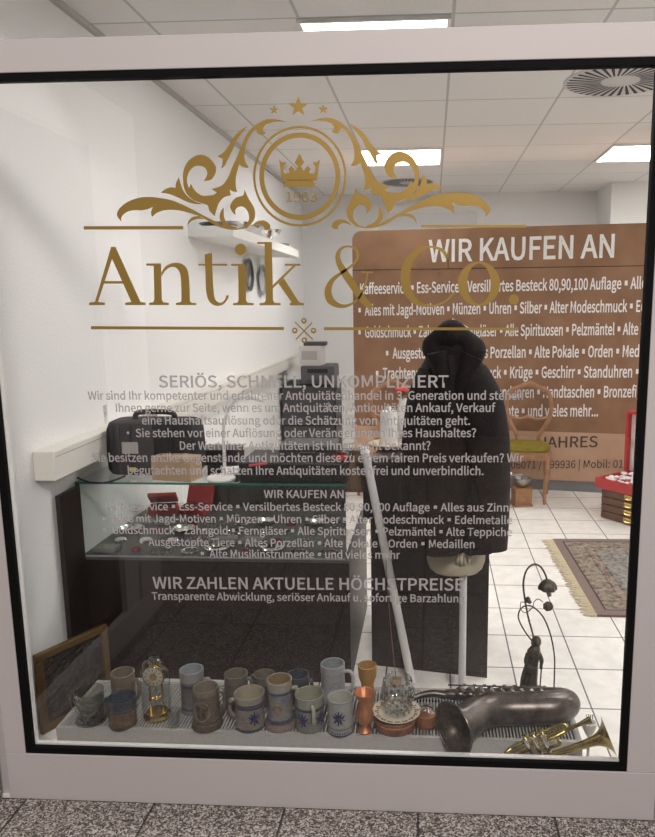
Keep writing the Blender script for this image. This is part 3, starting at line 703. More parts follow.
# ---------------------------------------------------------------- jewellery in the showcase
GJ = 'jewellery in the glass showcase'
protos = []
def jw(name, f, mt): protos.append((name, f, mt))
def ring_pts(r, n=18): return [(r * math.cos(2 * PI * k / n), r * math.sin(2 * PI * k / n), 0) for k in range(n)]
def jewel(kind, x, y, z, rz):
    if kind == 0: b = MB().tube([(a, c, .005) for a, c, _ in ring_pts(.033)], .004, 6, closed=True); nm, mt = 'bracelet', M_chrome
    elif kind == 1: b = MB().lathe([(0, 0), (.024, 0), (.026, .004), (.022, .009), (0, .010)], 20); b.tube([(.026, 0, .005), (.034, 0, .005)], .003, 6); nm, mt = 'pocket_watch', M_chrome
    elif kind == 2:
        b = MB()
        for k in range(14):
            a = k * .45; b.ball((.045 * math.cos(a), .04 * math.sin(a), .005), .005, 6)
        nm, mt = 'bead_necklace', M_pewter
    elif kind == 3: b = MB().lathe([(0, 0), (.02, 0), (.018, .01), (.012, .016), (0, .018)], 14); nm, mt = 'brooch', mat('dark red stone', (.18, .015, .02), .2)
    elif kind == 4: b = MB().lathe([(0, .002), (.03, .002), (.042, .008), (.05, .02), (.048, .02), (.038, .011), (.03, .006), (0, .005)], 24); nm, mt = 'silver_dish', M_chrome
    else: b = MB().box(-.045, .045, -.03, .03, 0, .018, .003); nm, mt = 'jewellery_tray', mat('grey velvet tray', (.22, .21, .20), .8)
    o = b.build(nm, mt, None, True, (x, y, z)); o.rotation_euler = (0, 0, rz)
    lab = {0: 'silver bangle lying among the jewellery in the glass showcase', 1: 'silver pocket watch lying among the jewellery in the glass showcase', 2: 'grey bead necklace lying in the glass showcase',
           3: 'dark red brooch lying in the glass showcase', 4: 'shallow silver dish lying in the glass showcase', 5: 'small grey jewellery tray lying in the glass showcase'}[kind]
    tag(o, lab, nm.replace('_', ' '), {0: 'silver bangles in the showcase', 1: 'pocket watches in the showcase', 2: 'bead necklaces in the showcase', 3: 'red brooches in the showcase', 4: 'silver dishes in the showcase', 5: 'grey trays in the showcase'}[kind])
rr = random.Random(3)
for i in range(9):
    for j in range(4):
        jewel([5, 0, 4, 1, 2, 3, 4, 0, 1, 5, 2, 3, 0, 1][(i * 5 + j * 3) % 14], LX0 + .075 + i * .112 + rr.uniform(-.006, .006), LY0 + .075 + j * .12 + rr.uniform(-.006, .006), LZV, rr.uniform(-.3, .3))
def red_box(x, y, rz, label, open_):
    t = thing('ring_box', (x, y, LZV), label, 'jewellery box', rz)
    MB().box(-.065, .065, -.045, .045, 0, .035, .004).build('box_base', M_red, t)
    a = math.radians(115 if open_ else 35)
    M = Matrix.Translation((0, .045, .036)) @ Matrix.Rotation(a, 4, 'X')
    MB().box(-.065, .065, -.09, 0, 0, .02, .004, Matrix.Translation((0, .045, .036)) @ Matrix.Rotation(-a, 4, 'X')).build('box_lid', M_red, t)
    MB().box(-.055, .055, -.036, .036, .035, .038).build('cushion', mat('dark cushion', (.10, .02, .02), .8), t)
red_box(-1.27, LY0 + .60, .2, 'red jewellery box with raised lid, left in the glass showcase', False)
red_box(-1.12, LY0 + .60, -.15, 'red jewellery box standing open, second from the left in the glass showcase', True)

# ---------------------------------------------------------------- things on the display counter
T = LZT
# black bag
def T_at(px, py): return AZ(px, py, T)
p0, p1 = T_at(97, 479), T_at(193, 478)
bg = thing('camera_bag', ((p0.x + p1.x) / 2, p0.y + .155, T), 'black padded bag with carry handle and small label, on the glass counter', 'bag')
bw = (p1.x - p0.x) / 2; bh = AY(150, 422, p0.y + .08).z - T
b = MB()
rg = []
for z, s_, q in ((0, .93, .9), (.02, .99, 1), (bh * .5, 1, 1), (bh * .85, .98, .95), (bh * .97, .93, .85), (bh, .86, .7)):
    rg.append([(bw * s_ * math.copysign(abs(math.cos(a)) ** .35, math.cos(a)), .095 * q * math.copysign(abs(math.sin(a)) ** .4, math.sin(a)), z) for a in [2 * PI * k / 40 for k in range(40)]])
b.loft(rg).build('bag_body', M_blkfab, bg, True)
MB().tube(spline([(-bw * .45, 0, bh), (-bw * .38, 0, bh + .025), (0, 0, bh + .03), (bw * .38, 0, bh + .025), (bw * .45, 0, bh)], 5), .011, 8).build('handle', M_blkpl, bg, True)
MB().box(-bw * .55, -bw * .2, -.1005, -.097, bh * .42, bh * .64, .001).build('label_patch', mat('grey label', (.38, .37, .35), .6), bg)
MB().box(-bw * .42, -bw * .28, -.1005, -.096, bh * .08, bh * .16, .001).build('yellow_tag', mat('yellow tag', (.55, .45, .05), .6), bg)
for xx in (-.6, .52): MB().box(bw * (xx - .02), bw * (xx + .02), -.101, -.094, .01, bh * .93, .002).build('seam_piping', M_blkpl, bg)
# clear vases behind the bag
for (px, pw, py0, lab) in ((104, .032, 405, 'clear glass vase sticking up behind the left end of the black bag'), (153, .035, 410, 'clear glass vase behind the handle of the black bag')):
    yv = p0.y + .28; c = AY(px, 470, yv); ht = AY(px, py0, yv).z - T
    o = MB().lathe([(0, 0), (pw * .8, 0), (pw * .7, ht * .1), (pw * .75, ht * .5), (pw, ht), (pw * .9, ht), (pw * .65, ht * .5), (pw * .6, ht * .12), (0, ht * .08)], 12).build('glass_vase', M_crys, None, False, (c.x, yv, T))
    tag(o, lab, 'vase')
# cardboard box
a0, a1 = T_at(153, 481), T_at(190, 481)
cb = thing('cardboard_box', ((a0.x + a1.x) / 2 + .01, a0.y + .042, T), 'small brown cardboard box with closed flaps, in front of the black bag', 'box', math.radians(-12))
cw = (a1.x - a0.x) / 2 + .012; chh = AY(170, 458, a0.y).z - T
MB().box(-cw, cw, -.045, .045, 0, chh, .002).build('carton', M_card, cb)
MB().box(-cw, cw, -.014, .014, chh, chh + .0012).build('tape', mat('parcel tape', (.50, .38, .24), .4), cb)
# desk lamp
l0 = T_at(221, 479)
dl = thing('desk_lamp', (l0.x, l0.y, T), 'white gooseneck desk lamp with a round foot, on the glass counter', 'lamp')
MB().lathe([(0, 0), (.055, 0), (.056, .006), (.05, .012), (.01, .014), (0, .014)], 32).build('base', M_white, dl, True)
g_ = [AY(*p, l0.y) - V(l0.x, l0.y, T) for p in ((225, 476), (224, 450), (224, 428), (228, 410), (236, 399), (247, 396), (256, 397))]
MB().tube(spline(g_, 5), .0065, 10).build('gooseneck', M_white, dl, True)
e = g_[-1]; MB().tube([e - V(.025, 0, -.003), e + V(.03, 0, -.012)], [.011, .009], 10).build('lamp_head', M_white, dl, True)
# black cases
def flat_case(x0, x1, py, z, h, d, label, mt, ydep=.0):
    A_, B_ = AZ(x0, py, z), AZ(x1, py, z); y = A_.y + ydep
    t = thing('flat_case', ((A_.x + B_.x) / 2, y + d / 2, z), label, 'case', 0)
    hw = (B_.x - A_.x) / 2
    MB().box(-hw, hw, -d / 2, d / 2, 0, h, .006).build('case_shell', mt, t)
    MB().box(-hw - .001, hw + .001, -d / 2 - .001, d / 2 + .001, h * .58, h * .62).build('closing_seam', M_blkpl, t)
    MB().box(-.03, .03, -d / 2 - .006, -d / 2, h * .45, h * .56, .001).build('latch', M_pewter, t)
    return y, z + h
y_, zt_ = flat_case(239, 344, 482, T, .075, .26, 'wide black case lying on the glass counter beside the lamp foot', M_blkpl)
flat_case(276, 335, 462, zt_, .055, .16, 'smaller dark grey case lying on top of the wide black case', M_grey, .05)
flat_case(199, 238, 466, T, .07, .12, 'black case on the glass counter behind the gooseneck lamp', M_blkpl)
c = AZ(232, 474, T)
o = MB().box(-.06, .045, -.05, .05, 0, .006).build('paper_stack', M_paper, None, False, (c.x + .0, c.y + .07, T)); o.rotation_euler = (0, 0, .4)
tag(o, 'small stack of white papers lying behind the lamp foot', 'paper')
c = AZ(258, 466, zt_)
o = MB().tube([(-.03, -.015, .005), (.03, .018, .005)], [.005, .005], 8).build('red_pen', M_red, None, True, (c.x, c.y, zt_)); tag(o, 'red pen lying on the wide black case', 'pen')
c = AZ(340, 464, zt_ - .0)
dc = thing('decanter', (c.x - .004, c.y + .045, zt_), 'small clear glass decanter with red label, right end of the black case', 'decanter')
MB().lathe([(0, 0), (.022, 0), (.024, .03), (.02, .05), (.008, .068), (.007, .09), (.011, .094), (.009, .094), (.006, .088), (.007, .068), (.018, .048), (.022, .03), (.02, .004), (0, .004)], 20).build('bottle', M_clear, dc, True)
MB().lathe([(.0245, .008), (.0252, .010), (.0252, .028), (.0245, .03)], 20).build('red_label', M_red, dc, True)
MB().ball((0, 0, .104), .010, 10).build('stopper', M_crys, dc, True)
# cable across the left end of the counter
o = MB().tube(spline([AZ(70, 474, T + .004), AZ(85, 484, T + .006) + V(0, .03, 0), AZ(105, 484, T + .005) + V(0, .03, 0), AZ(125, 476, T + .004)], 6), .004, 8).build('black_cable', M_blkpl, None, True)
tag(o, 'thin black cable curving over the left end of the counter', 'cable')

# ---------------------------------------------------------------- far corner: cabinet, printer, carton
fc0, fc1 = AY(282, 440, 4.5), AY(336, 440, 4.5)
zt = AY(300, 385, 4.5).z
fx0 = max(fc0.x, XL + .02)
t = thing('office_cabinet', ((fx0 + fc1.x) / 2, 4.75, 0), 'tall black cabinet in the far left corner under the printer', 'cabinet')
hw = (fc1.x - fx0) / 2
MB().box(-hw, hw, -.22, .22, .0, zt, .005).build('cabinet_body', M_blkpl, t)
for z0, z1 in ((.04, zt * .5 - .005), (zt * .5 + .005, zt - .02)):
    d = MB().box(-hw + .012, hw - .012, -.232, -.22, z0, z1, .002).build('door', M_grey, t); MB().box(hw - .07, hw - .05, -.245, -.232, (z0 + z1) / 2 - .04, (z0 + z1) / 2 + .04, .002).build('handle', M_pewter, d)
px0, px1 = AY(300, 380, 4.5), AY(334, 380, 4.5); zp = AY(315, 366, 4.55).z
t = thing('printer', ((px0.x + px1.x) / 2, 4.7, zt), 'dark grey printer standing on the black cabinet in the corner', 'printer')
hp = (px1.x - px0.x) / 2
MB().box(-hp, hp, -.16, .16, 0, zp - zt, .012).build('printer_body', mat('printer grey', (.10, .10, .11), .5), t)
MB().box(-hp * .7, hp * .7, -.2, -.155, .03, .036, .001).build('paper_tray', M_grey, t)
MB().box(-hp * .6, hp * .6, -.163, -.159, (zp - zt) * .62, (zp - zt) * .85, .001).build('control_panel', M_blkpl, t)
b0, b1 = AY(300.5, 366, 4.6), AY(322, 366, 4.6); zb = AY(310, 346, 4.6).z
t = thing('carton', ((b0.x + b1.x) / 2, 4.68, zp), 'white printed carton stacked on the dark printer', 'carton', -.15)
hb_ = (b1.x - b0.x) / 2
MB().box(-hb_, hb_, -.09, .09, 0, zb - zp, .002).build('carton_body', mat('white carton', (.66, .63, .60), .7), t)
MB().box(-hb_ * .75, hb_ * .75, -.0915, -.09, (zb - zp) * .3, (zb - zp) * .75).build('printed_panel', mat('carton print', (.45, .43, .42), .7), t)
o = MB().box(-hb_ * .8, hb_ * 1.25, -.07, .07, 0, .035, .006).build('black_folder', M_grey, None, False, ((b0.x + b1.x) / 2 + .01, 4.68, zb)); tag(o, 'dark folder lying on top of the white carton', 'folder')

# ---------------------------------------------------------------- things on the sales counter
c = onR(388, 449)
o = MB().lathe([(0, 0), (.045, 0), (.075, .010), (.085, .022), (.082, .024), (.07, .014), (.04, .006), (0, .006)], 32).build('shallow_bowl', mat('beige stoneware', (.55, .42, .29), .5), None, True, (c.x, c.y + .02, RH))
tag(o, 'beige shallow bowl on the dark counter beneath the white canister', 'bowl')
hcn = AY(389, 412, c.y).z - RH
t = thing('canister', (c.x + .003, c.y + .02, RH + .0065), 'white cylindrical canister standing in the beige bowl', 'canister')
rcn = .036
MB().lathe([(0, 0), (rcn, 0), (rcn, hcn * .86), (rcn * .94, hcn * .9), (0, hcn * .9)], 28).build('canister_body', M_white, t, True)
MB().lathe([(rcn * .96, hcn * .9), (rcn * .9, hcn * .97), (0, hcn)], 28).ball((0, 0, hcn + .006), .012, 12).build('canister_lid', M_white, t, True)
c2 = onR(402, 446); hv = AY(402, 402, c2.y).z - RH
t = thing('flower_vase', (c2.x + .002, c2.y + .10, RH), 'slim white vase with a red and green flower, left of the fur collar', 'vase')
MB().lathe([(0, 0), (.026, 0), (.022, hv * .3), (.028, hv * .75), (.018, hv * .95), (.022, hv), (.016, hv), (.015, hv * .8), (0, hv * .7)], 20).build('vase_body', M_white, t, True)
MB().tube([(0, 0, hv * .8), (-.006, 0, hv + .03)], .003, 6).ball((.02, 0, hv + .025), .018, 8, (1.3, .4, .6)).build('flower_leaf', mat('leaf green', (.06, .16, .05), .6), t, True)
b = MB()
for k in range(7): b.ball((-.008 + .016 * math.cos(k * .9), .016 * math.sin(k * .9), hv + .038), .014, 8, (1, 1, .8))
b.build('flower_head', mat('flower red', (.55, .03, .03), .6), t, True)

# ---------------------------------------------------------------- leaning white tube with a brown bag
tb = AZ(412, 684, 0); tp = AY(365, 452, .80)
pole = thing('white_tube', (tb.x, tb.y, 0), 'long white plastic tube leaning against the dark counter', 'tube')
dv = tp - tb
MB().tube([V(0, 0, .004), dv], .0165, 16).build('tube_shaft', mat('white tube', (.62, .62, .60), .45), pole, True)
MB().tube([dv * .995, dv * 1.02], .019, 16).build('end_cap', M_white, pole, True)
b0 = AY(346, 450, .93); b1 = AY(371, 486, .93)
t = thing('paper_bag', ((b0.x + b1.x) / 2, .94, b1.z - .02), 'crumpled brown paper bag hanging beside the top of the white tube', 'bag')
bw_, bh_ = (b1.x - b0.x) / 2, b0.z - b1.z
rg = []
for z, s_, d_, ox in ((0, 1.0, .035, .0), (.02, 1.02, .04, .002), (bh_ * .5, .95, .04, -.003), (bh_ * .8, .8, .03, .004), (bh_, .62, .018, .006), (bh_ * 1.12, .75, .02, .01)):
    rg.append([(ox + bw_ * s_ * math.copysign(abs(math.cos(a)) ** .4, math.cos(a)) + random.uniform(-.003, .003), d_ * math.copysign(abs(math.sin(a)) ** .4, math.sin(a)), z) for a in [2 * PI * k / 20 for k in range(20)]])
MB().loft(rg).build('bag_body', mat('brown kraft paper', (.15, .095, .055), .85, bump=(30, .6, .01)), t)
MB().tube(spline([(-bw_ * .3, 0, bh_ * 1.1), (.0, -.01, bh_ * 1.25), (bw_ * .7, -.02, bh_ * 1.2)], 5), .003, 6).build('string_handle', M_paper, t, True)

# ---------------------------------------------------------------- fur coat on a mannequin stand
CYc = .56
M_fur = mat('dark mink fur', (.0055, .0027, .0017), .7, noise=(25, (.015, .008, .0055), .35, .75), bump=(130, .6, .006), **{'Specular IOR Level': .2})
def cX(px, py): return AY(px, py, CYc)
pl = AY(463, 600, CYc)
man = thing('mannequin_stand', (pl.x, CYc, 0), 'beige dressmaker mannequin torso on a white pole, inside the fur coat', 'mannequin')
MB().tube([(0, 0, .012), (0, 0, .52)], .0135, 16).build('pole', mat('white pole', (.60, .60, .59), .4), man, True)
MB().lathe([(0, 0), (.13, 0), (.132, .006), (.12, .012), (.02, .014), (0, .014)], 36, (0, 0, 0)).build('foot_plate', M_white, man, True)
hz0, hz1 = AY(455, 573, CYc).z, AY(455, 540, CYc).z
hL, hR = cX(426, 560).x - pl.x, cX(486, 560).x - pl.x; hc, hw = (hL + hR) / 2, (hR - hL) / 2
rg = []
for z, s_ in ((hz0, .45), (hz0 + .008, .74), (hz0 + .022, .88), (hz0 + .05, .97), (hz0 + .12, 1.0), (hz0 + .25, .8), (hz0 + .4, .78), (hz0 + .55, .95), (hz0 + .64, .6)):
    rg.append([(hc + hw * s_ * math.cos(a), .075 * s_ * math.sin(a), z) for a in [2 * PI * k / 28 for k in range(28)]])
M_flesh = mat('beige mannequin cloth', (.50, .45, .33), .7)
MB().loft(rg).build('torso', M_flesh, man, True)
# fist shape: the folded hand of the mannequin under the hem
hx = cX(462, 556).x - pl.x
hand = MB()
hb0 = V(hx, -.085, AY(462, 546, CYc - .09).z)
hand.tube([hb0 + V(0, .02, .05), hb0 + V(0, .004, .012), hb0 + V(.0, 0, -.012), hb0 + V(0, .002, -.03)], [.016, .019, .023, .018], 12)
for k in range(4):
    x = -.017 + .0115 * k; ln = (.040, .046, .044, .036)[k]
    hand.tube(spline([hb0 + V(x, -.006, -.024), hb0 + V(x * 1.1, -.010, -.024 - ln * .45), hb0 + V(x * 1.1, -.004, -.024 - ln * .8), hb0 + V(x * 1.05, .006, -.024 - ln)], 3), [.0065] * 9 + [.0045], 8)
hand.tube(spline([hb0 + V(.018, -.004, -.004), hb0 + V(.027, -.012, -.022), hb0 + V(.024, -.018, -.042)], 3), [.0075] * 6 + [.005], 8)
hand.build('hand', M_flesh, man, True)
# the coat
coat = thing('fur_coat', (pl.x, CYc, hz0 + .04), 'long dark brown fur coat with a big rolled collar, on the mannequin', 'coat')
cz = hz0 + .04
sec = [(541, 399, 499), (525, 397, 504), (490, 399, 507), (450, 403, 506), (425, 407, 505), (405, 410, 501), (385, 414, 494), (366, 421, 485), (350, 430, 474)]
n_ = 64; rg = []
for i, (py, l, r) in enumerate(sec):
    A_, B_ = cX(l, py), cX(r, py); z = A_.z - cz; c_ = (A_.x + B_.x) / 2 - pl.x; hw_ = (B_.x - A_.x) / 2
    dp = (.155, .155, .15, .145, .14, .135, .125, .11, .085)[i]
    ring = []
    for k in range(n_):
        a = 2 * PI * k / n_
        fo = 1 + .035 * math.sin(a * 7 + 1) * max(0, 1 - i / 7) + .02 * math.sin(a * 13 + i)
        q = V(c_ + hw_ * math.copysign(abs(math.cos(a)) ** .8, math.cos(a)) * (1 if abs(math.cos(a)) > .8 else fo), dp * math.copysign(abs(math.sin(a)) ** .85, math.sin(a)) * fo, z)
        da = abs(a - 1.5 * PI - .18)
        if da < .12 and i < 8: q.y += .05 * (1 - da / .12)         # front opening
        ring.append(q)
    rg.append(ring)
# hem turned inward so that the coat is hollow at the bottom
hem = [V(p.x * .9, p.y * .9, p.z + .004) for p in rg[0]]
MB().loft([hem] + rg, True).build('coat_body', M_fur, coat, True)
for sd, pts, rd in ((1, [(480, 372), (494, 400), (501, 440), (502, 490), (500, 548)], [.062, .078, .078, .072, .066]), (-1, [(424, 372), (414, 400), (409, 440), (407, 490), (409, 535)], [.05, .064, .066, .062, .058])):
    P3 = [AY(x, y, CYc - .05 - .015 * i) - V(pl.x, CYc, cz) for i, (x, y) in enumerate(pts)]
    P3 = [V(p.x - sd * r_ * .62, p.y, p.z) for p, r_ in zip(P3, rd)]
    sp = spline([(p.x, p.y, p.z) for p in P3], 4); rr_ = [rd[min(4, int(i / 4))] * (1 - (i % 4) / 4) + rd[min(4, int(i / 4) + 1)] * ((i % 4) / 4) for i in range(len(sp))]
    MB().tube(sp, rr_, 20).build('sleeve', M_fur, coat, True)
col = MB()
cc = [(430, 356), (428, 344), (434, 334), (448, 329), (463, 332), (475, 343), (480, 357), (475, 366)]
c3 = [AY(x, y, CYc - .02 - .06 * math.sin(PI * i / 7)) - V(pl.x, CYc, cz) for i, (x, y) in enumerate(cc)]
cen = sum(c3, V(0, 0, 0)) / len(c3)
c3 = [cen + (p - cen) * .70 for p in c3]
col.tube(spline(c3, 5), [.040 + .008 * math.sin(i * .5) for i in range(len(spline(c3, 5)))], 16)
col.ball(cen + V(0, .01, -.01), .072, 20, (1.0, .7, .75))
lp = [AY(x, y, CYc - .12) - V(pl.x, CYc, cz) for x, y in ((437, 352), (441, 372), (444, 395), (446, 420))]
col.tube(spline(lp, 4), [.035 - .0014 * i for i in range(len(spline(lp, 4)))], 12)
lp = [AY(x, y, CYc - .11) - V(pl.x, CYc, cz) for x, y in ((473, 356), (466, 372), (458, 395))]
col.tube(spline(lp, 4), [.036 - .002 * i for i in range(len(spline(lp, 4)))], 12)
col.build('collar', M_fur, coat, True)
wt = AY(460, 333, CYc - .0) - V(pl.x, CYc, cz)
MB().obox(wt + V(.005, .0, .028), V(.032, 0, -.018), V(0, .03, 0), V(.002, 0, .003)).build('paper_tag', M_paper, coat)

# ---------------------------------------------------------------- wall shelf with silver, wall plates
s0 = AX(188, 231, XL); sE = AY(233, 231, s0.y)
sd_ = sE.x - XL; sF = AX(299, 265, sE.x)
zs0, zs1 = AX(188, 237, XL).z, AX(188, 226, XL).z
sh = tag(MB().box(XL, XL + sd_, s0.y, min(sF.y, 5.3), zs0, zs1, .002).build('wall_shelf', M_white), 'thick white floating shelf on the left wall, carrying silverware', 'shelf')
SY0, SY1 = s0.y, min(sF.y, 5.3)
SN = ['silver serving tray lying at the near end of the white wall shelf', 'round silver bowl behind the near tray on the wall shelf', 'silver sauce boat like dish in the middle of the wall shelf', 'lidded silver tureen past the middle of the wall shelf', 'footed silver bowl near the far end of the wall shelf', 'dark pewter dish at the far end of the wall shelf']
for i in range(6):
    y = SY0 + .16 + i * (SY1 - SY0 - .32) / 5; x = XL + sd_ * .5; r = sd_ * .42
    if i == 0: b = MB().lathe([(0, .004), (r * .7, .004), (r, .022), (r * .98, .026), (r * .7, .009), (0, .009)], 36, sy=1.3).lathe([(0, .01), (r * .5, .01), (r * .65, .03), (r * .62, .03), (0, .015)], 24)
    elif i == 1: b = MB().lathe([(0, 0), (r * .5, 0), (r * .8, .03), (r * .9, .07), (r * .86, .07), (r * .7, .03), (0, .012)], 32)
    elif i == 2: b = MB().lathe([(0, 0), (r * .5, 0), (r * .3, .02), (r * .8, .06), (r * .9, .08), (r * .85, .08), (0, .03)], 32, sy=1.4)
    elif i == 3: b = MB().lathe([(0, 0), (r * .6, 0), (r * .85, .05), (r * .9, .08), (r * .6, .12), (r * .15, .135), (.012, .15), (0, .155)], 32)
    elif i == 4: b = MB().lathe([(0, 0), (r * .5, 0), (r * .15, .02), (r * .15, .05), (r * .7, .09), (r * .85, .12), (r * .8, .12), (0, .07)], 32)
    else: b = MB().lathe([(0, 0), (r * .6, 0), (r * .8, .04), (r * .75, .04), (0, .01)], 32)
    tag(b.build(['serving_tray', 'silver_bowl', 'sauce_dish', 'tureen', 'footed_bowl', 'pewter_dish'][i], M_pewter if i in (0, 5) else M_chrome, None, True, (x, y, zs1)), SN[i], ['tray', 'bowl', 'dish', 'tureen', 'bowl', 'dish'][i])
for (px, py, ph, mt, lab) in ((248.5, 275, 33, M_pewter, 'dark ornate wall plate hanging under the shelf, behind the letter i'), (262, 280, 30, mat('white plate', (.55, .56, .56), .2), 'pale round wall plate hanging under the shelf, farther back than the dark plate')):
    c = AX(px, py, XL + .02); R = (AX(px, py - ph / 2, XL + .02) - c).length
    o = thing('wall_plate', (XL + .001, c.y, c.z), lab, 'plate')
    M = Matrix.Rotation(PI / 2, 4, 'Y')
    MB().lathe([(0, 0), (R * .6, .0), (R * .65, .006), (R, .028), (R, .032), (R * .63, .012), (R * .6, .009), (0, .009)], 36, M=M).build('plate_body', mt, o, True)
    MB().lathe([(R * .72, .0185), (R * .93, .030), (R * .93, .0275), (R * .72, .016)], 36, M=M, flute=.02, fk=18).build('rim_band', M_grey if mt is M_pewter else mat('blue grey band', (.25, .28, .30), .3), o, True)

# ---------------------------------------------------------------- picture leaning in the left corner
pa, pb = V(-1.372, .325, 0), V(-1.235, .585, 0)
pd = (pb - pa).normalized(); pn = V(pd.y, -pd.x, 0)
pic = thing('framed_picture', ((pa + pb) / 2).to_tuple(), 'dark relief picture in a gold frame, standing on the floor at the left corner', 'picture', math.atan2(pd.y, pd.x))
hl = (pb - pa).length / 2; ph_ = .298; fw = .028
MB().box(-hl, hl, -.015, .006, ph_ - fw, ph_, .004).box(-hl, hl, -.015, .006, 0, fw, .004).box(-hl, -hl + fw, -.015, .006, fw, ph_ - fw, .004).box(hl - fw, hl, -.015, .006, fw, ph_ - fw, .004).build('gold_frame', mat('old gilt', (.12, .068, .023), .4, .3), pic)
MB().box(-hl + fw, hl - fw, -.004, .004, fw, ph_ - fw).build('picture_panel', mat('dark relief', (.03, .025, .021), .4, .2, bump=(60, 1, .02), noise=(22, (.08, .07, .06), .5, .75)), pic)

# ================================================================ the sill: convector with grille, steins and instruments
TZ, TY0, TY1, TX0, TX1 = .15, .14, .435, -1.205, .47
tr = thing('floor_convector', ((TX0 + TX1) / 2, TY0, 0), 'long low white convector box with a ribbed grille, under the steins', 'convector')
def tbx(b, x0, x1, y0, y1, z0, z1, bev=0): return b.box(x0 - (TX0 + TX1) / 2, x1 - (TX0 + TX1) / 2, y0 - TY0, y1 - TY0, z0, z1, bev)
M_conv = mat('convector enamel', (.38, .375, .35), .5)
b = MB(); tbx(b, TX0, TX1, TY0, TY0 + .014, 0, TZ); tbx(b, TX0, TX1, TY1 - .014, TY1, 0, TZ); tbx(b, TX0, TX0 + .014, TY0 + .014, TY1 - .014, 0, TZ); tbx(b, TX1 - .014, TX1, TY0 + .014, TY1 - .014, 0, TZ); tbx(b, TX0 + .014, TX1 - .014, TY0 + .014, TY1 - .014, 0, .10)
b.build('casing', M_conv, tr)
b = MB(); x = TX0 + .018
while x < TX1 - .018:
    tbx(b, x, x + .0045, TY0 + .0145, TY1 - .0145, .125, TZ - .001); x += .0105
b.build('grille', M_conv, tr)
for yy_ in (.19, .30, .40):
    tbx(MB(), TX0 + .0145, TX1 - .0145, yy_, yy_ + .006, .118, .1248).build('grille_bar', M_grey, tr)

def stoneware(name, bands, pattern=None):
    """bands: list of (height fraction, colour) bottom to top; pattern: (scale, colour, threshold, lo, hi)"""
    if name in MATS: return MATS[name]
    m = bpy.data.materials.new(name); m.use_nodes = True; MATS[name] = m; nt = m.node_tree; b = nt.nodes['Principled BSDF']; L = nt.links.new
    tc = N(nt, 'ShaderNodeTexCoord'); sp = N(nt, 'ShaderNodeSeparateXYZ'); L(tc.outputs['Generated'], sp.inputs[0])
    r = N(nt, 'ShaderNodeValToRGB'); r.color_ramp.interpolation = 'CONSTANT'; L(sp.outputs[2], r.inputs[0]); e = r.color_ramp.elements
    bands = [(p, tuple(v * .50 for v in c)) for p, c in bands]
    e[0].position = bands[0][0]; e[0].color = (*bands[0][1], 1); e[1].position = bands[1][0]; e[1].color = (*bands[1][1], 1)
    for p, c in bands[2:]: q = e.new(p); q.color = (*c, 1)
    out = r.outputs[0]
    if pattern:
        sc, c2, th, lo, hi = pattern
        n = N(nt, 'ShaderNodeTexNoise'); n.inputs['Scale'].default_value = sc; n.inputs['Detail'].default_value = 2; L(tc.outputs['Object'], n.inputs['Vector'])
        g = N(nt, 'ShaderNodeMath', operation='GREATER_THAN'); g.inputs[1].default_value = th; L(n.outputs['Fac'], g.inputs[0])
        a = N(nt, 'ShaderNodeMath', operation='GREATER_THAN'); a.inputs[1].default_value = lo; L(sp.outputs[2], a.inputs[0])
        c = N(nt, 'ShaderNodeMath', operation='LESS_THAN'); c.inputs[1].default_value = hi; L(sp.outputs[2], c.inputs[0])
        m1 = N(nt, 'ShaderNodeMath', operation='MULTIPLY'); m2_ = N(nt, 'ShaderNodeMath', operation='MULTIPLY')
        L(g.outputs[0], m1.inputs[0]); L(a.outputs[0], m1.inputs[1]); L(m1.outputs[0], m2_.inputs[0]); L(c.outputs[0], m2_.inputs[1])
        mx = N(nt, 'ShaderNodeMixRGB'); mx.inputs[2].default_value = (*c2, 1); L(m2_.outputs[0], mx.inputs[0]); L(out, mx.inputs[1]); out = mx.outputs[0]
        bp = N(nt, 'ShaderNodeBump'); bp.inputs['Strength'].default_value = .4; bp.inputs['Distance'].default_value = .002; L(m2_.outputs[0], bp.inputs['Height']); L(bp.outputs[0], b.inputs['Normal'])
    L(out, b.inputs['Base Color']); b.inputs['Roughness'].default_value = .3
    return m
def wrap(b, rfun, th, z0, pts, off=.0006):
    vs = []
    for u, v in pts:
        r = rfun(z0 + v) + off; a = th + u / r
        vs.append(b.b.verts.new((r * math.cos(a), r * math.sin(a), z0 + v)))
    for t in tessellate_polygon([[Vector((u, v, 0)) for u, v in pts]]): b.b.faces.new([vs[i] for i in t])
def blob(cx, cy, rx, ry, n=10, rot=0, wob=0):
    out = []
    for k in range(n):
        a = 2 * PI * k / n; x, y = rx * math.cos(a) * (1 + wob * math.sin(3 * a)), ry * math.sin(a)
        out.append((cx + x * math.cos(rot) - y * math.sin(rot), cy + x * math.sin(rot) + y * math.cos(rot)))
    return out
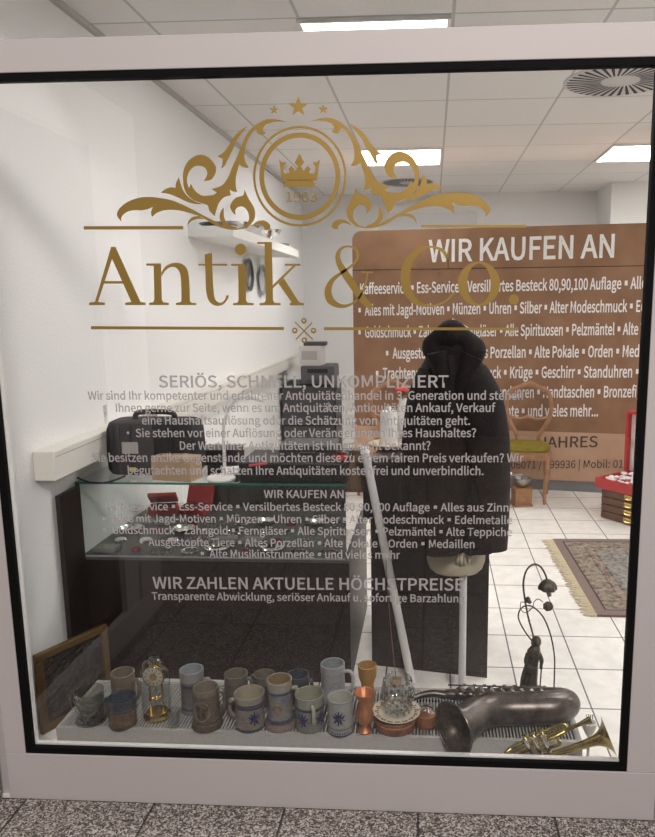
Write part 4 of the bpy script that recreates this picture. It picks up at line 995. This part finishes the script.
def stein(name, label, xl, xr, yt, yb, mt, inside, prof=None, handle=None, hmat=None, decor=None, cat='stein', smooth=True):
    xc = (xl + xr) / 2; f0 = AZ(xc, yb, TZ); depth = (f0 - CAM).dot(fwd)
    r = (xr - xl) / 2 * (depth / F) * 1.01
    cy = f0.y + r * .92; c = AZ(xc, yb, TZ); cx_ = CAM.x + (c.x - CAM.x) * (cy - CAM.y) / (c.y - CAM.y)
    rpx = (xr - xl) / 2
    h = AY(xc, yt + rpx * .42, cy).z - TZ
    t = thing(name, (cx_, cy, TZ), label, cat, 0, 'steins and cups on the convector')
    prof = prof or [(.97, 0), (1.0, .03), (1.0, .08), (.95, .11), (.93, .5), (.92, .93), (.94, 1)]
    P = [(p * r, z * h) for p, z in prof]
    def rf(z):
        z = min(max(z, 0), h)
        for (r0, z0), (r1, z1) in zip(P, P[1:]):
            if z0 <= z <= z1: return r0 + (r1 - r0) * ((z - z0) / (z1 - z0) if z1 > z0 else 0)
        return P[-1][0]
    wl = .0045
    outer = [(0, 0)] + P + [(P[-1][0] - wl * .5, h + .0015), (P[-1][0] - wl, h)]
    MB().lathe(outer, 40).build('body', mt, t, smooth)
    MB().lathe([(P[-1][0] - wl, h), (rf(h * .5) - wl, h * .5), (rf(h * .1) - wl, h * .08), (0, h * .07)], 40).build('inside', inside, t, True)
    if handle is not None:
        a, z0, z1, out = handle; ca, sa = math.cos(a), math.sin(a)
        q = [(rf(z1 * h) - .002, z1 * h), (rf(z1 * h) + out * .7, z1 * h + .004), (rf(z1 * h) + out, (z1 * .75 + z0 * .25) * h), (rf(z1 * h) + out * .85, (z1 * .3 + z0 * .7) * h), (rf(z0 * h) - .002, z0 * h)]
        MB().tube(spline([(u * ca, u * sa, z) for u, z in q], 5), .0062, 10).build('handle', hmat or mt, t, True)
    if decor:
        for nm, dm, th, z0, plist in decor:
            b = MB()
            for i, p in enumerate(plist): wrap(b, rf, th, z0 * h, p, .0006 + i * .00012)
            b.build(nm, dm, t, fix=True)
    return t
BL = mat('cobalt blue glaze', (.02, .03, .085), .3); DB = mat('dark blue glaze', (.015, .025, .07), .3)
CRM = (.44, .41, .32); WHT = (.46, .46, .45); BRN = (.17, .115, .07); TAUP = (.28, .25, .20)
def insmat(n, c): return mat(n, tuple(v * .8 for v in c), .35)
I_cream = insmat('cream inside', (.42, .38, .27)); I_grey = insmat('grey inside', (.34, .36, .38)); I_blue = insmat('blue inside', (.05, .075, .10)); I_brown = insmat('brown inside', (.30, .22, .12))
FR = -PI / 2
flower = [blob(0, .0, .004, .004)] + [blob(.0085 * math.cos(a), .0085 * math.sin(a), .0055, .0032, 8, a) for a in (0, .9, 1.8, 2.7, 3.6, 4.5, 5.4)] + [blob(.017 * math.cos(a), .015 * math.sin(a), .006, .0018, 8, a) for a in (.5, 1.6, 2.7, 3.9, 5.0, 5.9)]
leafy = [blob(.013 * math.cos(a) * q, .018 * math.sin(a) * q, .006, .0026, 8, a) for a in (.2, .9, 1.6, 2.3, 3.0, 3.8, 4.6, 5.4) for q in (.6, 1.05)]
stein('glass_stein', 'smoky clear glass stein at the left end of the row', 77, 107, 684, 728, M_smoke, M_clear, handle=(PI * .95, .2, .85, .022), hmat=M_clear, smooth=False)
stein('beer_stein', 'plain beige stoneware stein behind the brown blue-rimmed mug', 113, 138, 667, 716, stoneware('beige stein', [(0, (.24, .19, .14)), (.1, (.27, .22, .165)), (.8, (.30, .25, .19))], (45, (.2, .16, .11), .6, .2, .75)), insmat('beige inside', (.2, .165, .12)), handle=(-.1, .25, .8, .018))
stein('beer_stein', 'brown salt-glazed mug with a dark blue rim, left of the clock', 110, 138, 691, 731, stoneware('brown mug', [(0, (.15, .10, .065)), (.12, (.20, .135, .085)), (.60, (.055, .07, .085)), (.66, (.12, .15, .165)), (.7, (.05, .07, .085))], (40, (.13, .085, .05), .55, .15, .6)), I_blue, [(.98, 0), (1, .04), (.96, .1), (.95, .55), (1.0, .62), (1.0, 1)], (PI * .93, .2, .8, .016))
stein('beer_stein', 'tall grey stein with white rim and blue relief bands, behind the lion stein', 182, 206, 664, 715, stoneware('tall grey stein', [(0, (.30, .29, .29)), (.08, (.10, .10, .15)), (.14, (.27, .26, .26)), (.2, (.22, .21, .20)), (.62, (.09, .09, .14)), (.7, (.25, .25, .26)), (.76, WHT)], (55, (.09, .085, .09), .52, .22, .62)), I_grey, [(1.04, 0), (1.05, .05), (.95, .1), (.93, .5), (.96, .75), (.98, 1)], (.2, .25, .7, .02))
lion = [blob(0, .002, .008, .0055, 12), blob(-.007, .0055, .0058, .0062, 10), blob(-.012, .007, .003, .003, 8)] + [blob(x, -.008, .0018, .007, 8, .1) for x in (-.008, -.004, .004, .008)] + [[(.007, .004), (.012, .002), (.016, .006), (.0175, .0105), (.016, .010), (.0145, .0065), (.012, .004), (.008, .006)]]
stein('beer_stein', 'grey brown stein with a dark lion in a pale medallion', 194, 222, 681, 732, stoneware('lion stein', [(0, (.14, .11, .075)), (.12, (.22, .18, .13)), (.17, (.15, .12, .085)), (.22, (.20, .165, .125)), (.86, (.30, .265, .21))], (50, (.12, .095, .065), .55, .22, .86)), insmat('taupe inside', (.27, .235, .175)), [(1.12, 0), (1.12, .06), (1.04, .13), (.97, .2), (.92, .6), (.90, 1)], (.35, .25, .8, .016),
      decor=[('medallion', mat('pale medallion', (.34, .32, .25), .4), FR - .12, .52, [blob(0, 0, .028, .034, 20)]), ('lion_relief', mat('lion brown', (.05, .035, .02), .4), FR - .12, .52, [[(u * 1.5, v * 1.6) for u, v in p] for p in lion])])
stein('beer_stein', 'dull grey stein in the back row, left of the middle', 225, 250, 668, 711, stoneware('dull stein', [(0, (.16, .14, .12)), (.15, (.2, .175, .14)), (.78, (.26, .235, .19))], (45, (.09, .08, .08), .5, .1, .75)), insmat('dull inside', (.21, .185, .14)), None, (-.15, .3, .85, .016))
stein('beer_mug', 'cream mug with blue bands, a blue flower and its handle to the left', 236, 266, 686, 733, stoneware('cream mug', [(0, (.09, .11, .13)), (.08, (.37, .32, .27)), (.66, (.055, .075, .12)), (.72, (.25, .26, .26)), (.75, (.055, .075, .12)), (.80, CRM)]), I_cream, [(1, 0), (1, .05), (.96, .1), (.97, .6), (1.0, .8), (1.02, 1)], (PI * 1.02, .25, .75, .017),
      decor=[('blue_flower', BL, FR + .55, .42, flower + leafy), ('blue_dot', DB, FR - .25, .40, [blob(0, 0, .0022, .0022)])])
stein('beer_mug', 'grey mug in the back row, half hidden by the tall painted stein', 254, 277, 669, 707, stoneware('grey mug', [(0, (.17, .155, .135)), (.7, (.24, .225, .19))]), insmat('grey mug inside', (.20, .18, .145)), None, (PI * .9, .3, .8, .014))
stein('beer_stein', 'tall painted stein with a colourful coat of arms, in the middle of the row', 267, 295, 673, 732, stoneware('painted stein', [(0, (.42, .33, .30)), (.13, (.30, .22, .20)), (.16, (.10, .12, .17)), (.22, (.36, .33, .29)), (.74, (.08, .10, .17)), (.79, (.36, .36, .36)), (.82, (.50, .46, .37))], (50, (.10, .13, .20), .56, .22, .74)), I_brown, [(1.12, 0), (1.14, .05), (1.06, .13), (.93, .2), (.87, .5), (.87, .75), (.90, 1)], (.3, .3, .75, .018),
      decor=[('red_arms', mat('painted red', (.30, .07, .05), .4), FR, .42, [[(-.009, .010), (.009, .010), (.009, -.004), (0, -.014), (-.009, -.004)]]), ('green_wreath', mat('painted green', (.09, .14, .06), .4), FR, .42, [blob(.014 * math.cos(a), .018 * math.sin(a) + .002, .005, .003, 8, a) for a in (.3, 1.0, 1.6, 2.2, 2.9)]), ('gold_crest', mat('painted ochre', (.42, .28, .08), .4), FR, .56, [blob(0, 0, .006, .005)])])
stein('beer_mug', 'dark mug with a blue grey rim, in the back row right of the painted stein', 287, 311, 669, 708, stoneware('dark mug', [(0, (.09, .085, .075)), (.75, (.13, .125, .11)), (.86, (.13, .15, .17))]), I_blue, None, (-.2, .3, .8, .012))
stein('beer_mug', 'grey green mug with blue flowers and its handle to the front', 296, 325, 687, 734, stoneware('blue flower mug', [(0, (.30, .31, .28)), (.08, (.34, .35, .32)), (.62, (.06, .08, .16)), (.70, (.44, .45, .37))]), insmat('green cream inside', (.36, .36, .26)), [(.98, 0), (1, .05), (.97, .1), (.97, .6), (1.0, .78), (1.01, 1)], (FR + .35, .25, .8, .02), mat('cream handle', (.33, .32, .245), .3),
      [('blue_flower', BL, FR - .35, .40, flower + leafy), ('blue_flower', BL, FR + 1.0, .40, flower + leafy)])
stein('beer_stein', 'tall white stein with a big loop handle, at the right end of the steins', 321, 346, 658, 706, stoneware('tall white stein', [(0, (.58, .60, .61)), (.78, (.50, .52, .54)), (.8, (.62, .63, .64))]), I_grey, [(1.0, 0), (1.02, .05), (.98, .3), (.93, .7), (.97, .8), (.97, 1)], (-.25, .28, .82, .032), mat('white handle', (.40, .415, .42), .3),
      [('grey_arch', mat('grey blue print', (.16, .18, .24), .4), FR + .35, .45, [[(.018 * math.cos(a), .022 * math.sin(a)) for a in [PI * k / 10 for k in range(11)]] + [(.0155 * math.cos(a), .0195 * math.sin(a)) for a in [PI * (10 - k) / 10 for k in range(11)]], blob(0, .006, .011, .0035, 10), blob(.004, -.002, .008, .002, 10)]),
       ('grey_arch', mat('grey blue print', (.16, .18, .24), .4), FR - .75, .4, [[(.014 * math.cos(a), .024 * math.sin(a)) for a in [PI * k / 10 for k in range(11)]] + [(.0115 * math.cos(a), .0215 * math.sin(a)) for a in [PI * (10 - k) / 10 for k in range(11)]]])])
zig = [[(-.03 + .0075 * k, -.004), (-.03 + .0075 * k + .0055, -.004), (-.03 + .0075 * k + .0028, .004)] for k in range(9)]
stein('beer_mug', 'small white mug with a blue bouquet, beside the copper vase', 328, 354, 691, 737, stoneware('small white mug', [(0, (.06, .08, .16)), (.04, (.50, .51, .48)), (.2, (.06, .08, .16)), (.225, (.56, .57, .53)), (.94, (.30, .30, .28)), (.96, (.56, .57, .53))]), insmat('white inside', (.50, .50, .44)), [(1, 0), (1, .9), (1.01, 1)], (PI * .45, .3, .8, .016), None,
      [('blue_flower', BL, FR, .56, flower + leafy), ('blue_edging', BL, FR, .11, zig)])

# clock under a dome
cb_ = AZ(153, 723, TZ)
ck = thing('anniversary_clock', (cb_.x, cb_.y + .04, TZ), 'brass anniversary clock under a glass dome, between the mugs', 'clock')
MB().lathe([(0, 0), (.043, 0), (.044, .006), (.036, .012), (.034, .020), (.0, .021)], 36).build('base', M_brass, ck, True)
for sx in (-1, 1): MB().tube([(sx * .021, 0, .02), (sx * .021, 0, .115)], .0028, 8).build('pillar', M_brass, ck, True)
MB().tube([(-.021, 0, .115), (-.014, 0, .121), (.014, 0, .121), (.021, 0, .115)], .003, 8).build('bridge', M_brass, ck, True)
zd = .148; Mx = Matrix.Rotation(PI / 2, 4, 'X')
d = MB().lathe([(0, 0), (.034, 0), (.034, .010), (.031, .012), (0, .012)], 32, (0, -.004, zd), Mx).build('dial', mat('ivory dial', (.46, .43, .34), .4), ck, True)
b = MB()
for k in range(12):
    a = k * PI / 6; c_, s_ = math.sin(a), math.cos(a); b.obox((.025 * c_, -.0168, zd + .025 * s_), V(.0009 * s_, 0, -.0009 * c_), V(0, .0004, 0), V(.005 * c_, 0, .005 * s_))
b.obox((.004, -.0175, zd + .008), V(.0008, 0, -.0005), V(0, .0003, 0), V(.004, 0, .009)); b.obox((-.005, -.0175, zd - .003), V(.0008, 0, .0013), V(0, .0003, 0), V(.006, 0, -.004))
b.build('hour_marks', M_blkpl, d)
MB().lathe([(.033, .0), (.037, .003), (.036, .012), (.033, .0125)], 32, (0, -.005, zd), Mx).lathe([(0, .0121), (.013, .0121), (.012, .0135), (0, .0135)], 24, (0, -.0045, zd), Mx).build('bezel', M_brass, d, True)
b = MB()
for k in range(4):
    a = k * PI / 2 + .5; b.ball((.013 * math.cos(a), .013 * math.sin(a), .065), .007, 12); b.tube([(0, 0, .072), (.013 * math.cos(a), .013 * math.sin(a), .067)], .0014, 6)
b.tube([(0, 0, .07), (0, 0, .119)], .0012, 6); b.build('pendulum', M_brass, ck, True)
b = MB()
for k in range(5): b.tube([(-.016 + .008 * k, 0, zd + .030), (-.018 + .009 * k, 0, zd + .044 + (.006 if k == 2 else 0))], [.0022, .0012], 6)
b.build('crest', M_brass, ck, True)
MB().lathe([(.046, .0), (.046, .155), (.043, .178), (.034, .197), (.018, .208), (0, .211)], 36).build('glass_dome', M_clear, ck, True)
# tiny clear glass
stein('shot_glass', 'little clear glass standing between the clock and the lion stein', 168, 181, 707, 730, M_clear, M_clear, [(.8, 0), (.85, .1), (1, 1)], cat='glass')
# copper vase and amber cup
cv = AZ(364, 736, TZ)
tag(MB().lathe([(0, 0), (.022, 0), (.024, .006), (.014, .018), (.013, .026), (.027, .045), (.030, .062), (.022, .078), (.017, .095), (.018, .108), (.032, .132), (.033, .135), (.029, .134), (.016, .110), (0, .1)], 40, (0, 0, 0), None, .03, 12).build('copper_vase', M_copper, None, True, (cv.x, cv.y + .026, TZ)),
    'copper vase with a fluted flaring rim, beside the small white mug', 'vase')
ca_ = AZ(367, 716, TZ)
tag(MB().lathe([(0, 0), (.022, 0), (.022, .06), (.021, .10), (.029, .125), (.032, .165), (.028, .166), (.02, .12), (0, .11)], 28).build('amber_goblet', mat('amber horn', (.33, .18, .05), .35), None, True, (ca_.x, ca_.y + .03, TZ)),
    'amber coloured goblet standing behind the copper vase', 'goblet')
# tin, plate, tumbler
tn = AZ(394, 738, TZ); ty_ = tn.y + .068
tt = thing('round_tin', (tn.x, ty_, TZ), 'reddish brown round tin under the patterned plate', 'tin')
MB().lathe([(0, 0), (.064, 0), (.067, .004), (.067, .034), (.064, .038), (0, .038)], 36).build('tin_body', mat('red brown tin', (.20, .075, .04), .45, noise=(60, (.12, .05, .03), .4, .6)), tt, True)
MB().lathe([(.0672, .024), (.0685, .025), (.0685, .029), (.0672, .03)], 36).build('lid_rim', M_copper, tt, True)
plc = AY(396.5, 712, ty_)
pt = thing('plate', (plc.x, ty_, TZ + .038), 'cream plate with a brown floral rim under the crystal tumbler', 'plate')
pr = 24 * (plc - CAM).dot(fwd) / F
Mt = Matrix.Identity(4)
PR = [(0, .0), (pr * .6, 0), (pr * .66, .003), (pr, .016), (pr * .995, .018), (pr * .65, .006), (pr * .58, .004), (0, .004)]
MB().lathe(PR, 44, (0, 0, .0), Mt).build('plate_body', mat('cream porcelain', (.60, .54, .43), .3), pt, True)
b = MB()
for k in range(16):
    a = 2 * PI * k / 16 + .1; rr_ = pr * .8
    for q in range(3):
        aa = a + .09 * (q - 1); r2 = rr_ + .006 * (q % 2)
        h_ = .0062 + (r2 - pr * .65) / (pr * .345) * .0118
        b.ball((r2 * math.cos(aa), r2 * math.sin(aa), h_ + .0006), .0046, 8, (1, 1, .22))
b.build('floral_rim', mat('brown floral print', (.25, .13, .05), .5), pt, True)
tw = AY(398, 700, ty_); tr_ = 16.5 * (tw - CAM).dot(fwd) / F; th_ = AY(398, 678, ty_).z - TZ - .043
tm = thing('crystal_tumbler', (tw.x, ty_, TZ + .0425), 'cut crystal tumbler standing on the patterned plate', 'tumbler')
MB().lathe([(0, 0), (tr_ * .62, 0), (tr_ * .72, .006), (tr_ * .95, th_ * .45), (tr_, th_ * .62), (tr_ * .94, th_ * .85), (tr_ * .86, th_), (tr_ * .80, th_), (tr_ * .86, th_ * .8), (tr_ * .9, th_ * .6), (tr_ * .8, th_ * .4), (tr_ * .55, th_ * .12), (0, th_ * .1)], 24, (0, 0, 0), None, .02, 12).build('bowl', M_crys, tm, False)
b = MB()
for k in range(12):
    for j in range(4):
        a = 2 * PI * (k + .5 * (j % 2)) / 12; zz = th_ * (.14 + .13 * j); r_ = tr_ * (.74 + .22 * (zz / th_) / .55 if zz < th_ * .5 else .98)
        b.ball((r_ * math.cos(a), r_ * math.sin(a), zz), .0055, 6, (1, 1, 1.3))
b.build('cut_diamonds', glass('crystal facet', (.78, .79, .79), 5, .03), tm, False)
# copper pot with glass knob
cp = AZ(427, 731, TZ)
t = thing('copper_pot', (cp.x - .004, cp.y + .030, TZ), 'small round copper pot with a glass knob lid, left of the saxophone bell', 'pot')
MB().lathe([(0, 0), (.028, 0), (.033, .008), (.034, .035), (.032, .042), (.028, .043), (0, .043)], 32).build('pot_body', mat('dull copper', (.36, .15, .07), .4, .6), t, True)
MB().lathe([(.026, .043), (.027, .047), (.022, .058), (.010, .066), (0, .067)], 24).ball((0, 0, .071), .008, 10).build('lid', M_crys, t, True)
# brown block and thin wire behind the tumbler
bb = AZ(397, 690, 0)
t = thing('wooden_block', (bb.x, bb.y, 0), 'small brown wooden block with a thin wire, on the floor behind the tumbler', 'block')
MB().box(-.018, .018, -.015, .015, 0, .05, .003).build('block_body', M_card, t)
MB().tube(spline([(-.004, 0, .05), AY(390, 620, bb.y + .02) - bb, AY(386, 560, bb.y + .05) - bb], 5), .0016, 6).build('wire', mat('brown wire', (.2, .1, .05), .5), t, True)

# ---------------------------------------------------------------- saxophone
M_sax = mat('tarnished silver plate', (.15, .13, .115), .33, .85, noise=(22, (.055, .045, .04), .35, .7))
M_saxd = mat('dark bell inside', (.085, .065, .05), .42, .7, noise=(40, (.05, .04, .03), .3, .7))
SY = .235; R0 = .052
sx_c = lambda px, py, Y: AY(px, py, Y)
sR = AY(558, 711, SY); sB = AY(452, 714, TY0 + .045)
sax = thing('saxophone', (sR.x - .15, SY, TZ), 'tarnished silver saxophone lying on the convector with its bell to the left', 'saxophone')
O = V(sR.x - .15, SY, TZ)
zc_ = TZ + R0 + .003
def lp_(x, y, z): return V(x, y, z) - O
bellc = V(sB.x + .002, TY0 - .046, TZ + .062)
path = [bellc, bellc + V(.013, .011, 0), bellc + V(.034, .032, .001), V(sB.x + .085, .190, zc_ + .003), V(sB.x + .15, .222, zc_), V(sR.x - .06, SY, zc_), V(sR.x - .01, SY + .004, zc_), V(sR.x + .025, SY + .022, zc_), V(sR.x + .035, SY + .046, zc_ - .004), V(sR.x + .015, SY + .068, zc_ - .006), V(sR.x - .05, SY + .078, zc_ - .008), V(sR.x - .2, SY + .082, zc_ - .010), V(sB.x - .02, SY + .085, zc_ - .010)]
rads = [.082, .066, .056, .053, .051, R0, .051, .047, .041, .036, .031, .026, .015]
sp = spline([p - O for p in path], 6); rs = []
for i in range(len(sp)):
    k = min(len(rads) - 2, i // 6); f_ = i / 6 - k; rs.append(rads[k] * (1 - f_) + rads[k + 1] * f_)
MB().tube(sp, rs, 36, cap=False).build('body_tube', M_sax, sax, True)
bd = (sp[1] - sp[0]).normalized()
Mb = Matrix.Translation(sp[0]) @ bd.to_track_quat('Z', 'Y').to_matrix().to_4x4()
MB().lathe([(.0805, .0005), (.073, .006), (.058, .018), (.046, .04), (.04, .09), (0, .1)], 40, (0, 0, 0), Mb).build('bell_inside', M_saxd, sax, True)
MB().tube([Mb @ V(.082 * math.cos(2 * PI * k / 48), .082 * math.sin(2 * PI * k / 48), 0) for k in range(48)], .0028, 8, closed=True).build('bell_rim', M_sax, sax, True)
kz = zc_ - .008; yb_ = SY + .08
for i in range(9):
    x = sB.x + .03 + i * (sR.x - sB.x - .06) / 8.5
    MB().lathe([(0, 0), (.015, 0), (.016, .003), (.012, .006), (0, .006)], 18, lp_(x, yb_ - .018, kz + .024), Matrix.Rotation(.5, 4, 'X')).tube([lp_(x, yb_ - .018, kz + .03), lp_(x + .012, yb_ + .004, kz + .036), lp_(x + .02, yb_ + .01, kz + .032)], .0028, 6).build('key', M_sax, sax, True)
rd_ = MB().tube([lp_(sB.x - .01, yb_ - .002, kz + .036), lp_(sR.x + .005, yb_ - .005, kz + .036)], .0028, 8).tube([lp_(sB.x + .02, yb_ - .028, kz + .028), lp_(sR.x - .02, yb_ - .03, kz + .026)], .0024, 8)
for i in range(7):
    x = sB.x + .03 + i * (sR.x - sB.x - .06) / 6
    rd_.tube([lp_(x, yb_ - .012, kz + .02), lp_(x, yb_ - .003, kz + .036)], .003, 6)
rd_.build('key_rod', M_sax, sax, True)
gk = MB().tube([lp_(sR.x - .045, SY - .022, zc_ + .036), lp_(sR.x - .045, SY - .03, zc_ + .052), lp_(sR.x - .005, SY - .03, zc_ + .052), lp_(sR.x - .005, SY - .02, zc_ + .036)], .0024, 6)
gk.build('key_guard', M_sax, sax, True)
nk = spline([lp_(sB.x - .02, yb_, zc_ - .010), lp_(sB.x - .06, yb_ - .0, zc_ - .005), lp_(sB.x - .10, yb_ - .005, zc_ - .010), lp_(sB.x - .135, yb_ - .015, zc_ - .02)], 5)
MB().tube(nk, [.0145 - .0004 * i for i in range(len(nk))], 12).build('neck', M_sax, sax, True)
MB().tube([nk[-1], nk[-1] + V(-.03, -.005, -.008)], [.012, .007], 12).build('mouthpiece', M_blkpl, sax, True)

# ---------------------------------------------------------------- trumpet on the sill board
M_tr = mat('worn brass', (.55, .43, .15), .25, .95, noise=(40, (.30, .22, .07), .4, .65))
TYc = .072
tp_ = lambda px, py, d=0: AY(px, py, TYc + d)
to = tp_(560, 752); tO = V(to.x, TYc, .10)
tru = thing('trumpet', tO.to_tuple(), 'brass trumpet leaning on the sill in the bottom right corner', 'trumpet')
L_ = lambda px, py, d=0: tp_(px, py, d) - tO
# bell
b = MB(); bp_ = spline([L_(543, 757, -.02), L_(560, 752, -.02), L_(578, 746.5, -.02), L_(594, 741, -.02), L_(603, 738, -.02), L_(609, 736, -.02)], 6)
nb = len(bp_); b.tube(bp_, [.0075 + .010 * (i / nb) + .042 * max(0, (i / (nb - 1)) - .35) ** 3.2 / .65 ** 3.2 for i in range(nb)], 28, cap=False); b.build('bell', M_tr, tru, True)
# main loop
pp_ = spline([L_(543, 757, -.02), L_(525, 760, -.018), L_(508, 760, -.01), L_(507, 752, .0), L_(520, 744, .012), L_(548, 730, .015), L_(562, 725, .012), L_(566, 730, .0), L_(552, 738, -.012), L_(530, 748, -.014), L_(512, 756, -.012)], 6)
MB().tube(pp_, .0066, 10).build('tuning_loop', M_tr, tru, True)
MB().tube(spline([L_(511, 748, .004), L_(540, 738, .0), L_(565, 730, -.002), L_(585, 722, -.004)], 5), 0.006, 10).tube([L_(580, 724, -.004), L_(591, 719.5, -.004)], [.006, .011], 12).build('leadpipe', M_tr, tru, True)
for k in range(3):
    a = L_(526 + 8.5 * k, 741 - 3.0 * k, -.012); c_ = L_(533 + 8.5 * k, 759.5 - 3.0 * k, -.012)
    v = MB().tube([a, c_], .0085, 16).tube([a + (a - c_) * .01, a + (a - c_) * .12], .0095, 16).tube([c_, c_ + (c_ - a) * .1], .0095, 16).build('valve', M_chrome, tru, True)
    MB().tube([a + (a - c_) * .12, a + (a - c_) * .28], .0025, 8).tube([a + (a - c_) * .28, a + (a - c_) * .33], .0075, 12).build('finger_button', M_tr, v, True)
MB().tube(spline([L_(540, 752, -.016), L_(552, 747, -.018), L_(560, 744, -.016), L_(558, 740, -.012)], 5), .0045, 8).build('valve_slide', M_tr, tru, True)

# ---------------------------------------------------------------- fork in a small white goblet, right of the trumpet
gb = AY(590, 757, .068)
g0 = V(gb.x, .095, .10)
t = thing('small_goblet', g0.to_tuple(), 'small white metal goblet behind the trumpet bell', 'goblet')
zb0 = AY(590, 733, .095).z - .1; zb1 = AY(590, 722, .095).z - .1
MB().lathe([(0, 0), (.022, 0), (.02, .004), (.005, .01), (.004, zb0 * .9), (.012, zb0), (.020, (zb0 + zb1) / 2), (.022, zb1), (.019, zb1), (.016, (zb0 + zb1) / 2), (0, zb0 * 1.02)], 24).build('goblet_body', mat('white metal', (.68, .67, .64), .3, .2), t, True)
fk = thing('fork', (g0.x, g0.y, .1 + zb0 * 1.02 + .001), 'silver fork standing tines up in the small goblet', 'fork')
zf = AY(588, 714, .095).z - .1 - zb0 * 1.02
b = MB().box(-.002, .002, -.001, .001, 0, zf * .45).box(-.010, .010, -.001, .001, zf * .45, zf * .55)
for k in range(4): b.box(-.010 + .0059 * k, -.0077 + .0059 * k, -.001, .001, zf * .55, zf)
o = b.build('fork_body', M_chrome, fk)

# ---------------------------------------------------------------- bronze figure lamp
FY = .392
fp = AY(538, 695, FY); fO = V(fp.x, FY, TZ)
fl = thing('figurine_lamp', fO.to_tuple(), 'dark bronze figure lamp with a hanging flower shade, behind the saxophone', 'lamp')
G = lambda px, py, d=0: AY(px, py, FY + d) - fO
MB().lathe([(0, 0), (.036, 0), (.037, .008), (.036, .02), (.034, .026), (0, .03)], 28).build('base', M_bronze, fl, True)
zA = AY(533, 690, FY).z - TZ; 
rg = []
def ringat(px0, px1, py, d, n=20):
    A_, B_ = G(px0, py), G(px1, py); c_ = (A_ + B_) / 2; r_ = (B_.x - A_.x) / 2
    return [(c_.x + r_ * math.cos(2 * PI * k / n) * (1 + .08 * math.sin(5 * 2 * PI * k / n)), d * math.sin(2 * PI * k / n), c_.z) for k in range(n)]
for (a, c_, py, d) in ((519, 539, 697, .034), (520, 538, 690, .032), (521, 537.5, 680, .028), (523, 538, 672, .026), (525.5, 538.5, 664, .022), (527, 539.5, 657, .021), (527.5, 540.5, 651, .022), (531, 540, 646.5, .014), (534, 538.5, 644.5, .009), (534, 538.5, 642, .009)):
    rg.append(ringat(a, c_, py, d))
rg[0] = [(x, y, .022) for x, y, z in rg[0]]
body = MB().loft(rg)
hd = G(536.5, 646.5 - 0, 0); hd = G(536.5, 644, 0)
b_ = body
b_.ball(G(536.8, 645, 0) + V(0, 0, .012), .0165, 16, (.9, 1, 1.1))
b_.tube(spline([G(539, 653), G(541.5, 660, -.012), G(541, 667, -.018), G(542, 669, -.02)], 4), [.0075] * 6 + [.0055] * 7, 8)
b_.tube(spline([G(528, 653), G(526, 662, -.012), G(531, 668, -.022), G(537, 669, -.024)], 4), [.0075] * 6 + [.0055] * 7, 8)
b_.build('figure', M_bronze, fl, True)
b = MB().ball(G(536.2, 644.4, .006) + V(0, 0, .014), .0165, 14, (1.0, 1, 1.0)).ball(G(533, 646, .012) + V(0, 0, .010), .008, 10)
b.build('hair', M_bronze, fl, True)
MB().tube(spline([G(541.5, 668, -.022), G(540.5, 680, -.022), G(540, 697, -.02)], 4), .0024, 8).build('staff', M_bronze, fl, True)
Q = lambda x, y, d=0: G(500 + x / 5.575, 555 + y / 5.575, d)
MB().tube(spline([Q(195, 500, .012), Q(180, 430, .012), Q(158, 350, .01), Q(140, 255, .008), Q(130, 160, .005), Q(148, 85, 0), Q(188, 52, 0), Q(226, 66, 0), Q(252, 108, 0), Q(262, 140, 0)], 5), .0032, 8).build('stem', M_bronze, fl, True)
sc_ = Q(265, 190); st_ = Q(265, 135); R_ = (Q(315, 185) - Q(215, 185)).length / 2
b = MB()
hh_ = st_.z - sc_.z
b.lathe([(R_, .0), (R_ * .95, hh_ * .35), (R_ * .72, hh_ * .7), (R_ * .3, hh_ * .95), (0, hh_), ], 32, sc_, None, .10, 6)
b.lathe([(0, hh_ * .85), (R_ * .6, hh_ * .6), (R_ * .9, .002)], 32, sc_, None, .10, 6).build('flower_shade', M_bronze, fl, True)
MB().tube([sc_ + V(.003, 0, hh_ * .5), Q(275, 228)], [.0085, .0075], 14).build('bulb_socket', mat('grey socket', (.20, .20, .18), .4, .5), fl, True)
b = MB(); lc = Q(268, 286); lr = .0155
for k in range(7):
    a = 2 * PI * k / 7; b.ball(lc + V(lr * .55 * math.cos(a), 0, lr * .55 * math.sin(a)), lr * .62, 10, (1, .35, 1))
b.ball(lc, lr * .8, 10, (1, .45, 1)); b.build('leaf', M_bronze, fl, True)
b = MB().ball(Q(155, 250, -.004), .010, 10, (.9, .6, 1.2)).ball(Q(165, 262, -.004), .007, 10, (1, .6, 1)); b.build('leaf', M_bronze, fl, True)
MB().tube(spline([Q(160, 310), Q(182, 292), Q(190, 262), Q(212, 245), Q(240, 262)], 5), .0016, 6).tube(spline([Q(145, 270), Q(118, 262), Q(115, 300), Q(140, 322), Q(172, 305)], 5), .0014, 6).build('tendril', M_bronze, fl, True)
MB().tube(spline([Q(188, 492, .02), Q(140, 428, .02), Q(105, 360, .02), Q(108, 312, .02), Q(140, 284, .02), Q(185, 290, .02), Q(240, 345, .02), Q(280, 440, .02), Q(303, 560, .02), Q(303, 680, .02), Q(298, 800, .03)], 6), .0026, 8).build('cord', mat('dark cord', (.035, .03, .025), .6), fl, True)
